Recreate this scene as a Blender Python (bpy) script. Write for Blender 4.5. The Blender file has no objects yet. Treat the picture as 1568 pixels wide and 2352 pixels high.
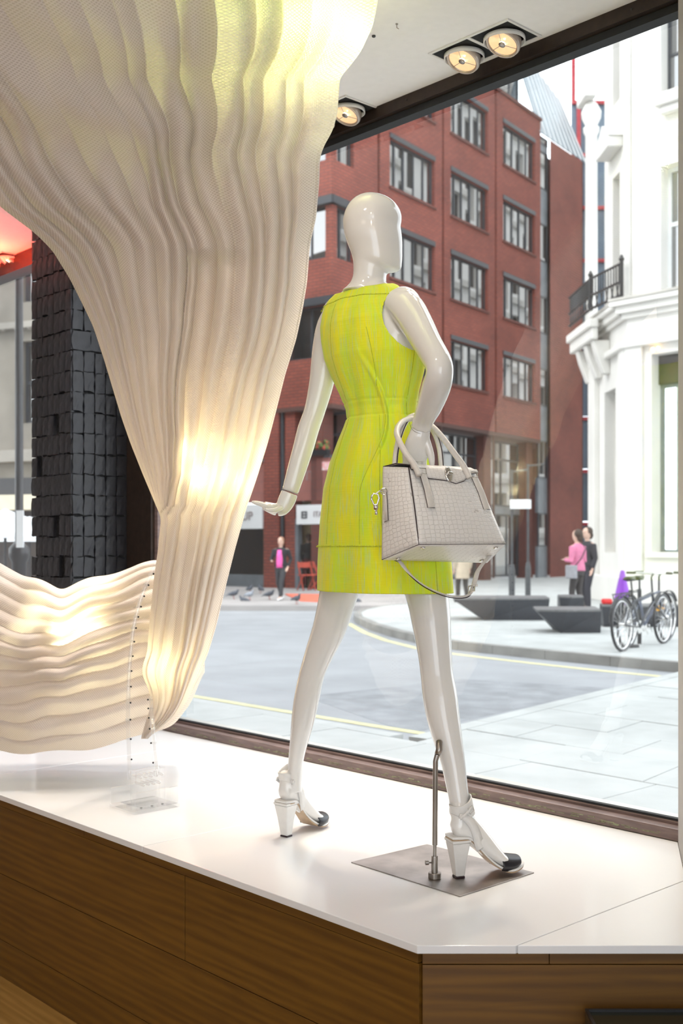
import bpy, bmesh, math, random
import numpy as np
from mathutils import Vector, Matrix
random.seed(7)
SC = bpy.context.scene
COL = SC.collection
PI = math.pi

# ------------------------------------------------------------------ camera
F = 2570.0            # focal length in pixels of a 1568 x 2352 frame
CX, HY = 784.0, 1250.0
EYE = 1.5
cam_data = bpy.data.cameras.new('camera')
cam = bpy.data.objects.new('camera', cam_data)
COL.objects.link(cam)
cam.location = (0, 0, EYE)
cam.rotation_euler = (PI / 2, 0, 0)
cam_data.sensor_fit = 'VERTICAL'
cam_data.sensor_height = 36.0
cam_data.sensor_width = 24.0
cam_data.lens = F / 2352 * 36.0
cam_data.shift_y = (HY - 1176) / 2352
cam_data.clip_start = 0.05
cam_data.clip_end = 400
cam_data.dof.use_dof = True
cam_data.dof.focus_distance = 3.0
cam_data.dof.aperture_fstop = 5.0
SC.camera = cam

# ------------------------------------------------------------------ world, sun, exposure
SC.view_settings.view_transform = 'Standard'
SC.view_settings.look = 'None'
SC.view_settings.gamma = 1
SC.view_settings.use_curve_mapping = False
SC.view_settings.exposure = 0.0
W = bpy.data.worlds.new('overcast_sky')
SC.world = W
W.use_nodes = True
nt = W.node_tree
nt.nodes.clear()
out = nt.nodes.new('ShaderNodeOutputWorld')
bg = nt.nodes.new('ShaderNodeBackground')
tc = nt.nodes.new('ShaderNodeTexCoord')
nz = nt.nodes.new('ShaderNodeTexNoise')
nz.inputs['Scale'].default_value = 2.2
nz.inputs['Detail'].default_value = 5
rp = nt.nodes.new('ShaderNodeValToRGB')
rp.color_ramp.elements[0].position = 0.35
rp.color_ramp.elements[0].color = (0.80, 0.90, 1.0, 1)
rp.color_ramp.elements[1].position = 0.62
rp.color_ramp.elements[1].color = (0.97, 0.99, 1.0, 1)
nt.links.new(tc.outputs['Generated'], nz.inputs['Vector'])
nt.links.new(nz.outputs['Fac'], rp.inputs['Fac'])
nt.links.new(rp.outputs['Color'], bg.inputs['Color'])
bg.inputs['Strength'].default_value = 3.3
nt.links.new(bg.outputs['Background'], out.inputs['Surface'])

def light(kind, name, loc, energy, color=(1, 1, 1), **kw):
    d = bpy.data.lights.new(name, kind)
    d.energy = energy
    d.color = color
    for k, v in kw.items():
        setattr(d, k, v)
    o = bpy.data.objects.new(name, d)
    COL.objects.link(o)
    o.location = loc
    return o

def aim(o, target):
    v = Vector(target) - o.location
    o.rotation_euler = v.to_track_quat('-Z', 'Y').to_euler()

sun = light('SUN', 'sun', (0, 0, 30), 1.4, (1.0, 0.96, 0.9), angle=math.radians(25))
aim(sun, Vector((0, 0, 30)) + Vector((0.75, 0.45, -0.9)))
# shop lighting behind the camera
for lx, ly in ((-1.6, 0.4), (0.2, -0.6), (-3.2, 2.0)):
    a = light('AREA', 'shop_ceiling_panel', (lx, ly, 3.05), 7, (1.0, 0.86, 0.72), shape='SQUARE', size=1.0)

# ------------------------------------------------------------------ helpers
def at(px, py, Y):
    return Vector(((px - CX) / F * Y, Y, EYE + (HY - py) / F * Y))

def ground(px, py, z):
    Y = F * (EYE - z) / (py - HY)
    return Vector(((px - CX) / F * Y, Y, z))

def smooth(x):
    x = np.clip(x, 0, 1)
    return x * x * (3 - 2 * x)

class MB:
    def __init__(s):
        s.v, s.f, s.uv = [], [], []
    def add(s, vs, fs, uvs=None):
        n = len(s.v)
        s.v += [tuple(p) for p in vs]
        for i, f in enumerate(fs):
            s.f.append(tuple(n + k for k in f))
            s.uv.append(uvs[i] if uvs else None)
        return s
    def box(s, c, size, rot=None):
        hx, hy, hz = size[0] / 2, size[1] / 2, size[2] / 2
        P = [Vector((x, y, z)) for z in (-hz, hz) for y in (-hy, hy) for x in (-hx, hx)]
        if rot is not None:
            P = [rot @ p for p in P]
        P = [p + Vector(c) for p in P]
        return s.add(P, [(0, 2, 3, 1), (4, 5, 7, 6), (0, 1, 5, 4), (2, 6, 7, 3), (0, 4, 6, 2), (1, 3, 7, 5)])
    def prism(s, poly, z0, z1):
        n = len(poly)
        vs = [(p[0], p[1], z0) for p in poly] + [(p[0], p[1], z1) for p in poly]
        fs = [tuple(range(n))[::-1], tuple(range(n, 2 * n))] + [(i, (i + 1) % n, n + (i + 1) % n, n + i) for i in range(n)]
        return s.add(vs, fs)
    def rings(s, R, cap=True, closed=False):
        n = len(R[0]); m = len(R)
        vs = [p for r in R for p in r]
        fs = []
        for i in range(m if closed else m - 1):
            a, b = i * n, ((i + 1) % m) * n
            for k in range(n):
                k2 = (k + 1) % n
                fs.append((a + k, a + k2, b + k2, b + k))
        if cap and not closed:
            fs.append(tuple(range(n))[::-1]); fs.append(tuple((m - 1) * n + k for k in range(n)))
        return s.add(vs, fs)
    def tube(s, pts, r, n=10, closed=False, flat=None):
        pts = [Vector(p) for p in pts]
        rr = r if hasattr(r, '__len__') else [r] * len(pts)
        R = []
        up = Vector((0.13, 0.21, 1)).normalized()
        for i, p in enumerate(pts):
            if closed:
                t = pts[(i + 1) % len(pts)] - pts[i - 1]
            else:
                t = pts[min(i + 1, len(pts) - 1)] - pts[max(i - 1, 0)]
            t.normalize()
            if flat is not None:
                a = Vector(flat); a = (a - a.dot(t) * t).normalized()
            else:
                a = up - up.dot(t) * t
                if a.length < 0.1:
                    a = Vector((1, 0, 0)) - t.x * t
                a.normalize()
                up = a
            b = t.cross(a)
            q = rr[i]
            ra, rb = q if hasattr(q, '__len__') else (q, q)
            R.append([p + a * (math.cos(2 * PI * k / n) * ra) + b * (math.sin(2 * PI * k / n) * rb) for k in range(n)])
        return s.rings(R, closed=closed)
    def lathe(s, prof, c, n=20, ax=None):
        M = Matrix.Identity(3) if ax is None else Vector((0, 0, 1)).rotation_difference(Vector(ax)).to_matrix()
        R = [[Vector(c) + M @ Vector((r * math.cos(2 * PI * k / n), r * math.sin(2 * PI * k / n), z)) for k in range(n)] for r, z in prof]
        return s.rings(R)
    def sphere(s, c, r, n=12, m=8):
        rx, ry, rz = r if hasattr(r, '__len__') else (r, r, r)
        R = []
        for i in range(m + 1):
            a = PI * (0.02 + 0.96 * i / m) - PI / 2
            R.append([(c[0] + rx * math.cos(a) * math.cos(2 * PI * k / n), c[1] + ry * math.cos(a) * math.sin(2 * PI * k / n), c[2] + rz * math.sin(a)) for k in range(n)])
        return s.rings(R)
    def fbox(s, fr, a0, a1, b0, b1, z0, z1):
        """box in a horizontal frame fr=(origin, d, n); uv = metres along and up"""
        O, d, n = fr
        P = []
        for z in (z0, z1):
            for b in (b0, b1):
                for a in (a0, a1):
                    P.append((O[0] + d[0] * a + n[0] * b, O[1] + d[1] * a + n[1] * b, z))
        A = {0: a0, 1: a1}
        fs = [(0, 2, 3, 1), (4, 5, 7, 6), (0, 1, 5, 4), (2, 6, 7, 3), (0, 4, 6, 2), (1, 3, 7, 5)]
        uvs = []
        for fi, f in enumerate(fs):
            u = []
            for k in f:
                a = a1 if k & 1 else a0
                b = b1 if k & 2 else b0
                z = z1 if k & 4 else z0
                u.append((a, b) if fi < 2 else ((a, z) if fi < 4 else (b, z)))
            uvs.append(u)
        return s.add(P, fs, uvs)
    def mesh(s, name, sm=False):
        me = bpy.data.meshes.new(name)
        me.from_pydata(s.v, [], s.f)
        if any(u is not None for u in s.uv):
            L = me.uv_layers.new(name='UVMap')
            flat = []
            for f, u in zip(s.f, s.uv):
                flat += [c for p in (u or [(0, 0)] * len(f)) for c in p]
            L.data.foreach_set('uv', flat)
        bm = bmesh.new(); bm.from_mesh(me)
        bmesh.ops.recalc_face_normals(bm, faces=bm.faces)
        bm.to_mesh(me); bm.free()
        if sm:
            me.shade_smooth()
        return me

def origin_of(p):
    v = Vector((0, 0, 0))
    while p is not None:
        v += p.location
        p = p.parent
    return v

def obj(name, m, mt, parent=None, sm=False, bevel=0, sub=0, label=None, solid=0, autos=False):
    me = m.mesh(name, sm) if isinstance(m, MB) else m
    if sm == 'keep': pass
    o = bpy.data.objects.new(name, me)
    COL.objects.link(o)
    me.materials.clear()
    me.materials.append(mt)
    if parent is not None:
        o.parent = parent
        me.transform(Matrix.Translation(-origin_of(parent)))
    else:
        n = len(me.vertices)
        co = np.empty(n * 3); me.vertices.foreach_get('co', co); co = co.reshape(-1, 3)
        c = Vector(((co[:, 0].min() + co[:, 0].max()) / 2, (co[:, 1].min() + co[:, 1].max()) / 2, co[:, 2].min()))
        me.transform(Matrix.Translation(-c)); o.location = c
    if solid:
        md = o.modifiers.new('solid', 'SOLIDIFY'); md.thickness = solid; md.offset = 0
    if bevel:
        md = o.modifiers.new('bevel', 'BEVEL'); md.width = bevel; md.segments = 2; md.limit_method = 'ANGLE'
    if sub:
        md = o.modifiers.new('sub', 'SUBSURF'); md.levels = sub; md.render_levels = sub
    if label: o['label'] = label
    return o

def tag(o, label=None, cat=None, group=None, kind=None):
    if label: o['label'] = label
    if cat: o['category'] = cat
    if group: o['group'] = group
    if kind: o['kind'] = kind
    return o

def thing(name, loc, label, cat, group=None):
    o = bpy.data.objects.new(name, None)
    o.empty_display_size = 0.05
    COL.objects.link(o); o.location = loc
    return tag(o, label, cat, group)

def struct(name, m, mt, **k):
    return tag(obj(name, m, mt, **k), kind='structure')

def copy_tree(o, parent=None):
    c = o.copy(); COL.objects.link(c)
    if parent is not None: c.parent = parent
    for ch in list(o.children):
        copy_tree(ch, c)
    return c

# ------------------------------------------------------------------ materials
def mat(name, col, rough=0.5, metal=0.0, noise=None, bump=None, coat=0, spec=None, trans=0, ior=None, emit=None, sheen=0, col2=None, coord='Object', stretch=(1, 1, 1)):
    m = bpy.data.materials.new(name); m.use_nodes = True
    N = m.node_tree.nodes; L = m.node_tree.links
    b = N['Principled BSDF']
    b.inputs['Base Color'].default_value = (*col, 1)
    b.inputs['Roughness'].default_value = rough
    b.inputs['Metallic'].default_value = metal
    if coat: b.inputs['Coat Weight'].default_value = coat; b.inputs['Coat Roughness'].default_value = 0.04
    if spec is not None: b.inputs['Specular IOR Level'].default_value = spec
    if trans: b.inputs['Transmission Weight'].default_value = trans
    if ior: b.inputs['IOR'].default_value = ior
    if sheen: b.inputs['Sheen Weight'].default_value = sheen
    if emit: b.inputs['Emission Color'].default_value = (*emit[0], 1); b.inputs['Emission Strength'].default_value = emit[1]
    if noise or bump:
        t = N.new('ShaderNodeTexCoord'); mp = N.new('ShaderNodeMapping')
        mp.inputs['Scale'].default_value = stretch
        L.new(t.outputs[coord], mp.inputs['Vector'])
    if noise:
        n = N.new('ShaderNodeTexNoise'); n.inputs['Scale'].default_value = noise[0]; n.inputs['Detail'].default_value = 6
        L.new(mp.outputs['Vector'], n.inputs['Vector'])
        r = N.new('ShaderNodeValToRGB')
        r.color_ramp.elements[0].position = 0.3; r.color_ramp.elements[1].position = 0.7
        c2 = col2 or tuple(min(1, c * (1 + noise[1])) for c in col)
        c1 = col if col2 else tuple(c * (1 - noise[1]) for c in col)
        r.color_ramp.elements[0].color = (*c1, 1); r.color_ramp.elements[1].color = (*c2, 1)
        L.new(n.outputs['Fac'], r.inputs['Fac']); L.new(r.outputs['Color'], b.inputs['Base Color'])
    if bump:
        n2 = N.new('ShaderNodeTexNoise'); n2.inputs['Scale'].default_value = bump[0]; n2.inputs['Detail'].default_value = 5
        L.new(mp.outputs['Vector'], n2.inputs['Vector'])
        bp = N.new('ShaderNodeBump'); bp.inputs['Strength'].default_value = bump[1]; bp.inputs['Distance'].default_value = bump[2] if len(bump) > 2 else 0.01
        L.new(n2.outputs['Fac'], bp.inputs['Height']); L.new(bp.outputs['Normal'], b.inputs['Normal'])
    return m

def brick_mat(name, c1, c2, mortar, bw=0.30, bh=0.10, ms=0.016):
    m = bpy.data.materials.new(name); m.use_nodes = True
    N = m.node_tree.nodes; L = m.node_tree.links; b = N['Principled BSDF']
    t = N.new('ShaderNodeTexCoord'); br = N.new('ShaderNodeTexBrick')
    br.inputs['Scale'].default_value = 1
    br.inputs['Brick Width'].default_value = bw; br.inputs['Row Height'].default_value = bh
    br.inputs['Mortar Size'].default_value = ms
    br.inputs['Color1'].default_value = (*c1, 1); br.inputs['Color2'].default_value = (*c2, 1); br.inputs['Mortar'].default_value = (*mortar, 1)
    L.new(t.outputs['UV'], br.inputs['Vector'])
    n = N.new('ShaderNodeTexNoise'); n.inputs['Scale'].default_value = 0.6; n.inputs['Detail'].default_value = 6
    L.new(t.outputs['UV'], n.inputs['Vector'])
    mx = N.new('ShaderNodeMix'); mx.data_type = 'RGBA'; mx.blend_type = 'MULTIPLY'
    r = N.new('ShaderNodeValToRGB'); r.color_ramp.elements[0].color = (0.72, 0.7, 0.7, 1); r.color_ramp.elements[0].position = 0.3; r.color_ramp.elements[1].color = (1.1, 1.1, 1.1, 1); r.color_ramp.elements[1].position = 0.7
    L.new(n.outputs['Fac'], r.inputs['Fac'])
    mx.inputs[0].default_value = 1
    L.new(br.outputs['Color'], mx.inputs[6]); L.new(r.outputs['Color'], mx.inputs[7])
    L.new(mx.outputs[2], b.inputs['Base Color'])
    bp = N.new('ShaderNodeBump'); bp.inputs['Strength'].default_value = 0.6; bp.inputs['Distance'].default_value = 0.01; bp.invert = True
    L.new(br.outputs['Fac'], bp.inputs['Height']); L.new(bp.outputs['Normal'], b.inputs['Normal'])
    b.inputs['Roughness'].default_value = 0.8
    return m

def glass_mat(name, tint=(0.97, 0.99, 0.99), refl=1.0, ior=1.5):
    m = bpy.data.materials.new(name); m.use_nodes = True
    N = m.node_tree.nodes; L = m.node_tree.links; N.clear()
    o = N.new('ShaderNodeOutputMaterial'); mx = N.new('ShaderNodeMixShader')
    t = N.new('ShaderNodeBsdfTransparent'); t.inputs['Color'].default_value = (*tint, 1)
    g = N.new('ShaderNodeBsdfGlossy'); g.inputs['Roughness'].default_value = 0.0; g.inputs['Color'].default_value = (refl, refl, refl, 1)
    f = N.new('ShaderNodeLayerWeight'); f.inputs['Blend'].default_value = 0.5
    p = N.new('ShaderNodeMath'); p.operation = 'POWER'; p.inputs[1].default_value = 5; L.new(f.outputs['Facing'], p.inputs[0])
    r0 = ((ior - 1) / (ior + 1)) ** 2 * 2
    q = N.new('ShaderNodeMath'); q.operation = 'MULTIPLY_ADD'; q.inputs[1].default_value = 1 - r0; q.inputs[2].default_value = r0; L.new(p.outputs[0], q.inputs[0])
    L.new(q.outputs[0], mx.inputs['Fac']); L.new(t.outputs[0], mx.inputs[1]); L.new(g.outputs[0], mx.inputs[2]); L.new(mx.outputs[0], o.inputs['Surface'])
    return m

M = {}
M['white_wall'] = mat('ceiling_paint', (0.80, 0.79, 0.79), 0.7, noise=(30, 0.02), bump=(200, 0.05, 0.001))
M['grey_wall'] = mat('grey_plaster', (0.42, 0.40, 0.385), 0.7, noise=(20, 0.04))
M['frame_dark'] = mat('bronze_window_frame', (0.028, 0.017, 0.012), 0.42, 0.3, noise=(40, 0.3))
M['frame_gasket'] = mat('black_rubber_gasket', (0.012, 0.013, 0.015), 0.7, noise=(50, 0.2))
M['frame_sill'] = mat('weathered_bronze_sill', (0.17, 0.12, 0.11), 0.4, 0.2, noise=(9, 0.3), stretch=(1, 1, 9))
M['patina'] = mat('green_patina', (0.13, 0.10, 0.06), 0.75, noise=(60, 0.3), col2=(0.30, 0.33, 0.2), bump=(120, .6, .003))
M['slab'] = mat('white_display_slab', (0.82, 0.835, 0.86), 0.22, noise=(3, 0.01), coat=0.25)
M['black_brick'] = mat('black_glazed_brick', (0.013, 0.013, 0.017), 0.42, noise=(14, 0.5), bump=(38, 0.5, 0.006))
M['black_mortar'] = mat('black_painted_mortar', (0.008, 0.008, 0.009), 0.55, bump=(60, 1, 0.01))
M['steel'] = mat('brushed_steel', (0.36, 0.33, 0.30), 0.34, 1.0, noise=(6, 0.25), bump=(60, 0.08, 0.002))
M['plate'] = mat('brushed_plate', (0.40, 0.37, 0.35), 0.38, 1.0, noise=(9, 0.3), bump=(150, 0.06, 0.001))
M['chrome'] = mat('polished_chrome', (0.75, 0.74, 0.73), 0.12, 1.0, noise=(40, 0.05))
M['mannequin'] = mat('gloss_white_lacquer', (0.76, 0.75, 0.73), 0.10, noise=(3, 0.015), coat=0.6)
M['screw'] = mat('dark_screw_head', (0.05, 0.05, 0.05), 0.3, 0.8, noise=(90, 0.2))
M['leather_white'] = mat('white_shoe_leather', (0.74, 0.73, 0.71), 0.32, noise=(60, 0.03), bump=(300, 0.1, 0.0006))
M['leather_black'] = mat('black_toe_leather', (0.012, 0.012, 0.016), 0.33, noise=(60, 0.2), bump=(300, 0.1, 0.0006))
M['leather_tan'] = mat('tan_leather_sole', (0.48, 0.34, 0.22), 0.45, noise=(40, 0.15))
M['edge_black'] = mat('dark_edge_paint', (0.03, 0.015, 0.02), 0.4, noise=(80, 0.2))
M['cream_stone'] = mat('white_portland_stone', (0.70, 0.685, 0.65), 0.75, noise=(0.9, 0.06), bump=(12, 0.2, 0.02))
M['cream_stone_dark'] = mat('grey_weathered_stone', (0.50, 0.48, 0.44), 0.8, noise=(1.4, 0.2), bump=(12, 0.3, 0.02))
M['buff_stone'] = mat('buff_stone', (0.46, 0.42, 0.35), 0.8, noise=(0.9, 0.2), bump=(12, 0.3, 0.02))
M['dark_frame'] = mat('grey_metal_window_frame', (0.035, 0.04, 0.048), 0.4, noise=(20, 0.2))
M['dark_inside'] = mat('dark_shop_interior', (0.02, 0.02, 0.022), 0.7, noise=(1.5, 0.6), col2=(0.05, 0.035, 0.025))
M['pale_inside'] = mat('pale_shop_interior', (0.36, 0.42, 0.39), 0.7, noise=(1.1, 0.2), col2=(0.5, 0.58, 0.54))
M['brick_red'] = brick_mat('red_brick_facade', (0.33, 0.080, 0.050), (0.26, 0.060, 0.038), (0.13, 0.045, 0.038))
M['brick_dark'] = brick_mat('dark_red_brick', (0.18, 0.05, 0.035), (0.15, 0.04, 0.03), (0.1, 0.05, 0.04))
M['tile_pink'] = brick_mat('pink_tile_band', (0.42, 0.16, 0.13), (0.38, 0.14, 0.11), (0.28, 0.13, 0.12), bw=0.1, bh=0.35, ms=0.012)
M['asphalt'] = mat('grey_asphalt', (0.31, 0.32, 0.335), 0.85, noise=(1.3, 0.10), bump=(70, 0.6, 0.01))
M['paving'] = mat('pale_paving', (0.43, 0.445, 0.435), 0.8, noise=(2.0, 0.12), bump=(40, 0.2, 0.004))
M['paving_joint'] = mat('paving_joint', (0.16, 0.17, 0.17), 0.9, noise=(5, 0.2))
M['kerb'] = mat('granite_kerb', (0.25, 0.245, 0.23), 0.8, noise=(3, 0.2))
M['yellow_line'] = mat('yellow_road_paint', (0.62, 0.58, 0.33), 0.8, noise=(8, 0.15))
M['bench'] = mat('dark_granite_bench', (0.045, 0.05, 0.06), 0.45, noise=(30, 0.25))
M['bench_top'] = mat('grey_granite_top', (0.15, 0.15, 0.15), 0.5, noise=(20, 0.25))  # mid grey, paler than the block below it
M['white_sign'] = mat('white_sign_board', (0.80, 0.82, 0.83), 0.5, noise=(3, 0.03))
M['grey_letters'] = mat('grey_lettering', (0.30, 0.25, 0.25), 0.5, noise=(3, 0.03))
M['grey_panel'] = mat('grey_blue_panel', (0.16, 0.18, 0.20), 0.4, noise=(2, 0.2))
M['blue_panel'] = mat('blue_grey_glazing', (0.14, 0.20, 0.27), 0.25, noise=(1, 0.2))
M['red_steel'] = mat('red_painted_steel', (0.42, 0.03, 0.045), 0.4, noise=(6, 0.2))
M['iron'] = mat('black_painted_iron', (0.02, 0.021, 0.024), 0.35, noise=(20, 0.2))
M['zinc'] = mat('pale_glazed_roof', (0.20, 0.25, 0.28), 0.3, noise=(1.5, 0.2))

M['glass'] = glass_mat('shop_window_glass', (0.97, 0.985, 0.985))
def acrylic_mat():
    m = glass_mat('clear_acrylic', (0.995, 0.995, 0.995), 1.0, 1.5)
    N = m.node_tree.nodes; L = m.node_tree.links
    o = [n for n in N if n.type == 'OUTPUT_MATERIAL'][0]; src = o.inputs['Surface'].links[0].from_socket
    d = N.new('ShaderNodeBsdfDiffuse'); d.inputs['Color'].default_value = (.95, .95, .95, 1)
    mx = N.new('ShaderNodeMixShader'); mx.inputs[0].default_value = 0.07
    L.new(src, mx.inputs[1]); L.new(d.outputs[0], mx.inputs[2]); L.new(mx.outputs[0], o.inputs['Surface'])
    return m
M['acrylic'] = acrylic_mat()
def pane_mat():
    m = mat('reflective_pane', (0.015, 0.018, 0.02), 0.02, noise=(0.7, 0.5))
    b = m.node_tree.nodes['Principled BSDF']
    b.inputs['IOR'].default_value = 3.6
    return m
M['pane'] = pane_mat()

def wood_mat(name, c1, c2):
    m = bpy.data.materials.new(name); m.use_nodes = True
    N = m.node_tree.nodes; L = m.node_tree.links; b = N['Principled BSDF']
    t = N.new('ShaderNodeTexCoord'); mp = N.new('ShaderNodeMapping'); mp.inputs['Scale'].default_value = (1.5, 16, 1)
    L.new(t.outputs['UV'], mp.inputs['Vector'])
    n = N.new('ShaderNodeTexNoise'); n.inputs['Scale'].default_value = 2.0; n.inputs['Detail'].default_value = 8; n.inputs['Distortion'].default_value = 1.2
    L.new(mp.outputs[0], n.inputs['Vector'])
    w = N.new('ShaderNodeTexWave'); w.inputs['Scale'].default_value = 0.7; w.inputs['Distortion'].default_value = 7; w.inputs['Detail'].default_value = 3; w.bands_direction = 'Y'
    L.new(mp.outputs[0], w.inputs['Vector'])
    ad = N.new('ShaderNodeMath'); ad.operation = 'MULTIPLY_ADD'; ad.inputs[1].default_value = 0.35; L.new(w.outputs['Fac'], ad.inputs[0]); L.new(n.outputs['Fac'], ad.inputs[2])
    r = N.new('ShaderNodeValToRGB'); r.color_ramp.elements[0].position = 0.4; r.color_ramp.elements[0].color = (*c1, 1); r.color_ramp.elements[1].position = 0.95; r.color_ramp.elements[1].color = (*c2, 1)
    L.new(ad.outputs[0], r.inputs['Fac']); L.new(r.outputs['Color'], b.inputs['Base Color'])
    bp = N.new('ShaderNodeBump'); bp.inputs['Strength'].default_value = 0.15; bp.inputs['Distance'].default_value = 0.002
    L.new(n.outputs['Fac'], bp.inputs['Height']); L.new(bp.outputs['Normal'], b.inputs['Normal'])
    b.inputs['Roughness'].default_value = 0.5
    return m
M['oak'] = wood_mat('oak_plank', (0.10, 0.042, 0.004), (0.165, 0.075, 0.007))
M['oak_floor'] = wood_mat('oak_floor', (0.30, 0.16, 0.035), (0.42, 0.24, 0.065))
# ------------------------------------------------------------------ the shop: frames and shell
WO = (0.6526, 3.523)                       # a point on the inner face of the window wall
WD = (0.679, -0.734)                       # along the window wall, towards the right
WN = (0.734, 0.679)                        # outwards to the street
FR = (WO, WD, WN)
def wp(t, n, z=0.0):
    return Vector((WO[0] + WD[0] * t + WN[0] * n, WO[1] + WD[1] * t + WN[1] * n, z))
PLAT, CEIL, HEAD, FLR = 0.65, 3.10, 3.01, 0.02

struct('ceiling', MB().fbox(FR, -9, 4.5, -8, 0.0, CEIL, CEIL + 0.25), M['white_wall'])
fl = MB().fbox(FR, -9, 4.5, -8, 0.35, FLR - 0.2, FLR - 0.012)
floor = struct('floor', fl, M['oak_floor'])
k = 0
for i in range(9):
    a0 = -6.0 + i * 0.9
    for j in range(7):
        o = obj('floor_plank', MB().fbox(FR, a0 + 0.002, a0 + 0.898, -2.795 + j * 0.24 + 0.001, -2.795 + j * 0.24 + 0.239, FLR - 0.012, FLR), M['oak_floor'], floor)
struct('wall_back', MB().fbox(FR, -9, 4.5, -8.2, -8, 0, 3.3), M['white_wall'])
struct('wall_left', MB().fbox(FR, -9.2, -9, -8, 0.2, 0, 3.3), M['white_wall'])
# right hand pillar that closes the display on the right
P = [(0.748, 2.33), (0.958, 3.185), wp(0.47, 0.30)[:2], wp(4.5, 0.30)[:2], wp(4.5, -3.0)[:2], (1.9, 0.7)]
struct('wall_right', MB().prism(P, FLR, CEIL), M['grey_wall'])
# facade of the shop above and below the windows (outside)
struct('wall_front', MB().fbox(FR, -9, 4.5, 0.02, 0.35, CEIL + 0.26, 7.5), M['cream_stone_dark'])
struct('wall_sill', MB().fbox(FR, -9, 0.47, 0.02, 0.30, 0.0, PLAT), M['cream_stone_dark'])

# window 1 : frame members and glass
w1 = thing('window_1', wp(-1, 0.05, PLAT), None, None); w1['kind'] = 'structure'
obj('window_frame', MB().fbox(FR, -2.47, 0.47, 0.0, 0.068, HEAD + 0.048, CEIL), M['frame_dark'], w1, label='dark bronze head of the frame')
obj('glazing_bead', MB().fbox(FR, -2.47, 0.47, 0.022, 0.068, HEAD + 0.023, HEAD + 0.047), M['frame_gasket'], w1)
sl = obj('sill', MB().fbox(FR, -2.47, 0.47, 0.0, 0.045, PLAT, PLAT + 0.036).fbox(FR, -2.47, 0.47, 0.045, 0.068, PLAT, PLAT + 0.046), M['frame_sill'], w1, bevel=0.004, label='weathered brown bronze sill')
obj('glazing_bead', MB().fbox(FR, -2.3, 0.47, 0.048, 0.066, PLAT + 0.0465, PLAT + 0.053), M['frame_gasket'], w1, label='black lower bead')
pm = MB()
rg = random.Random(3)
for i in range(150):
    t = -2.1 + 2.55 * rg.random(); z = PLAT + 0.010 + 0.010 * rg.random() ** 2
    w = 0.008 + 0.03 * rg.random()
    pm.fbox(FR, t, t + w, -0.0012, 0.001, z, z + 0.0012 + 0.002 * rg.random())
obj('patina_crust', pm, M['patina'], sl)['kind'] = 'stuff'
obj('jamb', MB().fbox(FR, -2.47, -2.26, 0.0, 0.05, PLAT, HEAD).fbox(FR, -2.33, -2.26, 0.05, 0.10, PLAT, HEAD), M['frame_dark'], w1)
obj('jamb', MB().fbox(FR, -2.262, -2.235, 0.02, 0.07, PLAT + 0.04, HEAD), M['frame_sill'], w1, label='brown inner jamb strip')
obj('jamb', MB().fbox(FR, 0.452, 0.47, 0.02, 0.10, PLAT + 0.05, HEAD), M['grey_wall'], w1, label='pale grey right jamb')
obj('glass_pane', MB().add([wp(-2.26, 0.06, PLAT + 0.04), wp(0.46, 0.06, PLAT + 0.04), wp(0.46, 0.06, HEAD + 0.03), wp(-2.26, 0.06, HEAD + 0.03)], [(0, 1, 2, 3)]), M['glass'], w1)
sc = None
for t in (-2.0, -1.55, -1.08, -0.62, -0.15, 0.30):
    obj('screw', MB().lathe([(0.004, 0), (0.004, 0.002), (0.001, 0.003)], wp(t, 0.0, HEAD + 0.07), 8, (-WN[0], -WN[1], 0)), M['screw'], w1)

# window 2 : the next bay, left of the brick pier
w2 = thing('window_2', wp(-4, 0.05, PLAT), None, None); w2['kind'] = 'structure'
obj('window_frame', MB().fbox(FR, -9, -2.85, 0.0, 0.10, HEAD, CEIL), M['frame_dark'], w2)
obj('sill', MB().fbox(FR, -9, -2.85, 0.0, 0.10, PLAT, PLAT + 0.05), M['frame_sill'], w2)
obj('glass_pane', MB().add([wp(-9, 0.06, PLAT + 0.05), wp(-3.15, 0.06, PLAT + 0.05), wp(-3.15, 0.06, HEAD), wp(-9, 0.06, HEAD)], [(0, 1, 2, 3)]), M['glass'], w2)
obj('glass_edge', MB().fbox(FR, -3.15, -3.14, 0.052, 0.068, PLAT + 0.05, HEAD), mat('pale_glass_edge', (0.62, 0.72, 0.74), 0.15, noise=(5, 0.05)), w2)
obj('glass_pane', MB().add([wp(-3.14, 0.06, PLAT + 0.05), wp(-2.86, 0.06, PLAT + 0.05), wp(-2.86, 0.06, HEAD), wp(-3.14, 0.06, HEAD)], [(0, 1, 2, 3)]), M['glass'], w2)

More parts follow.
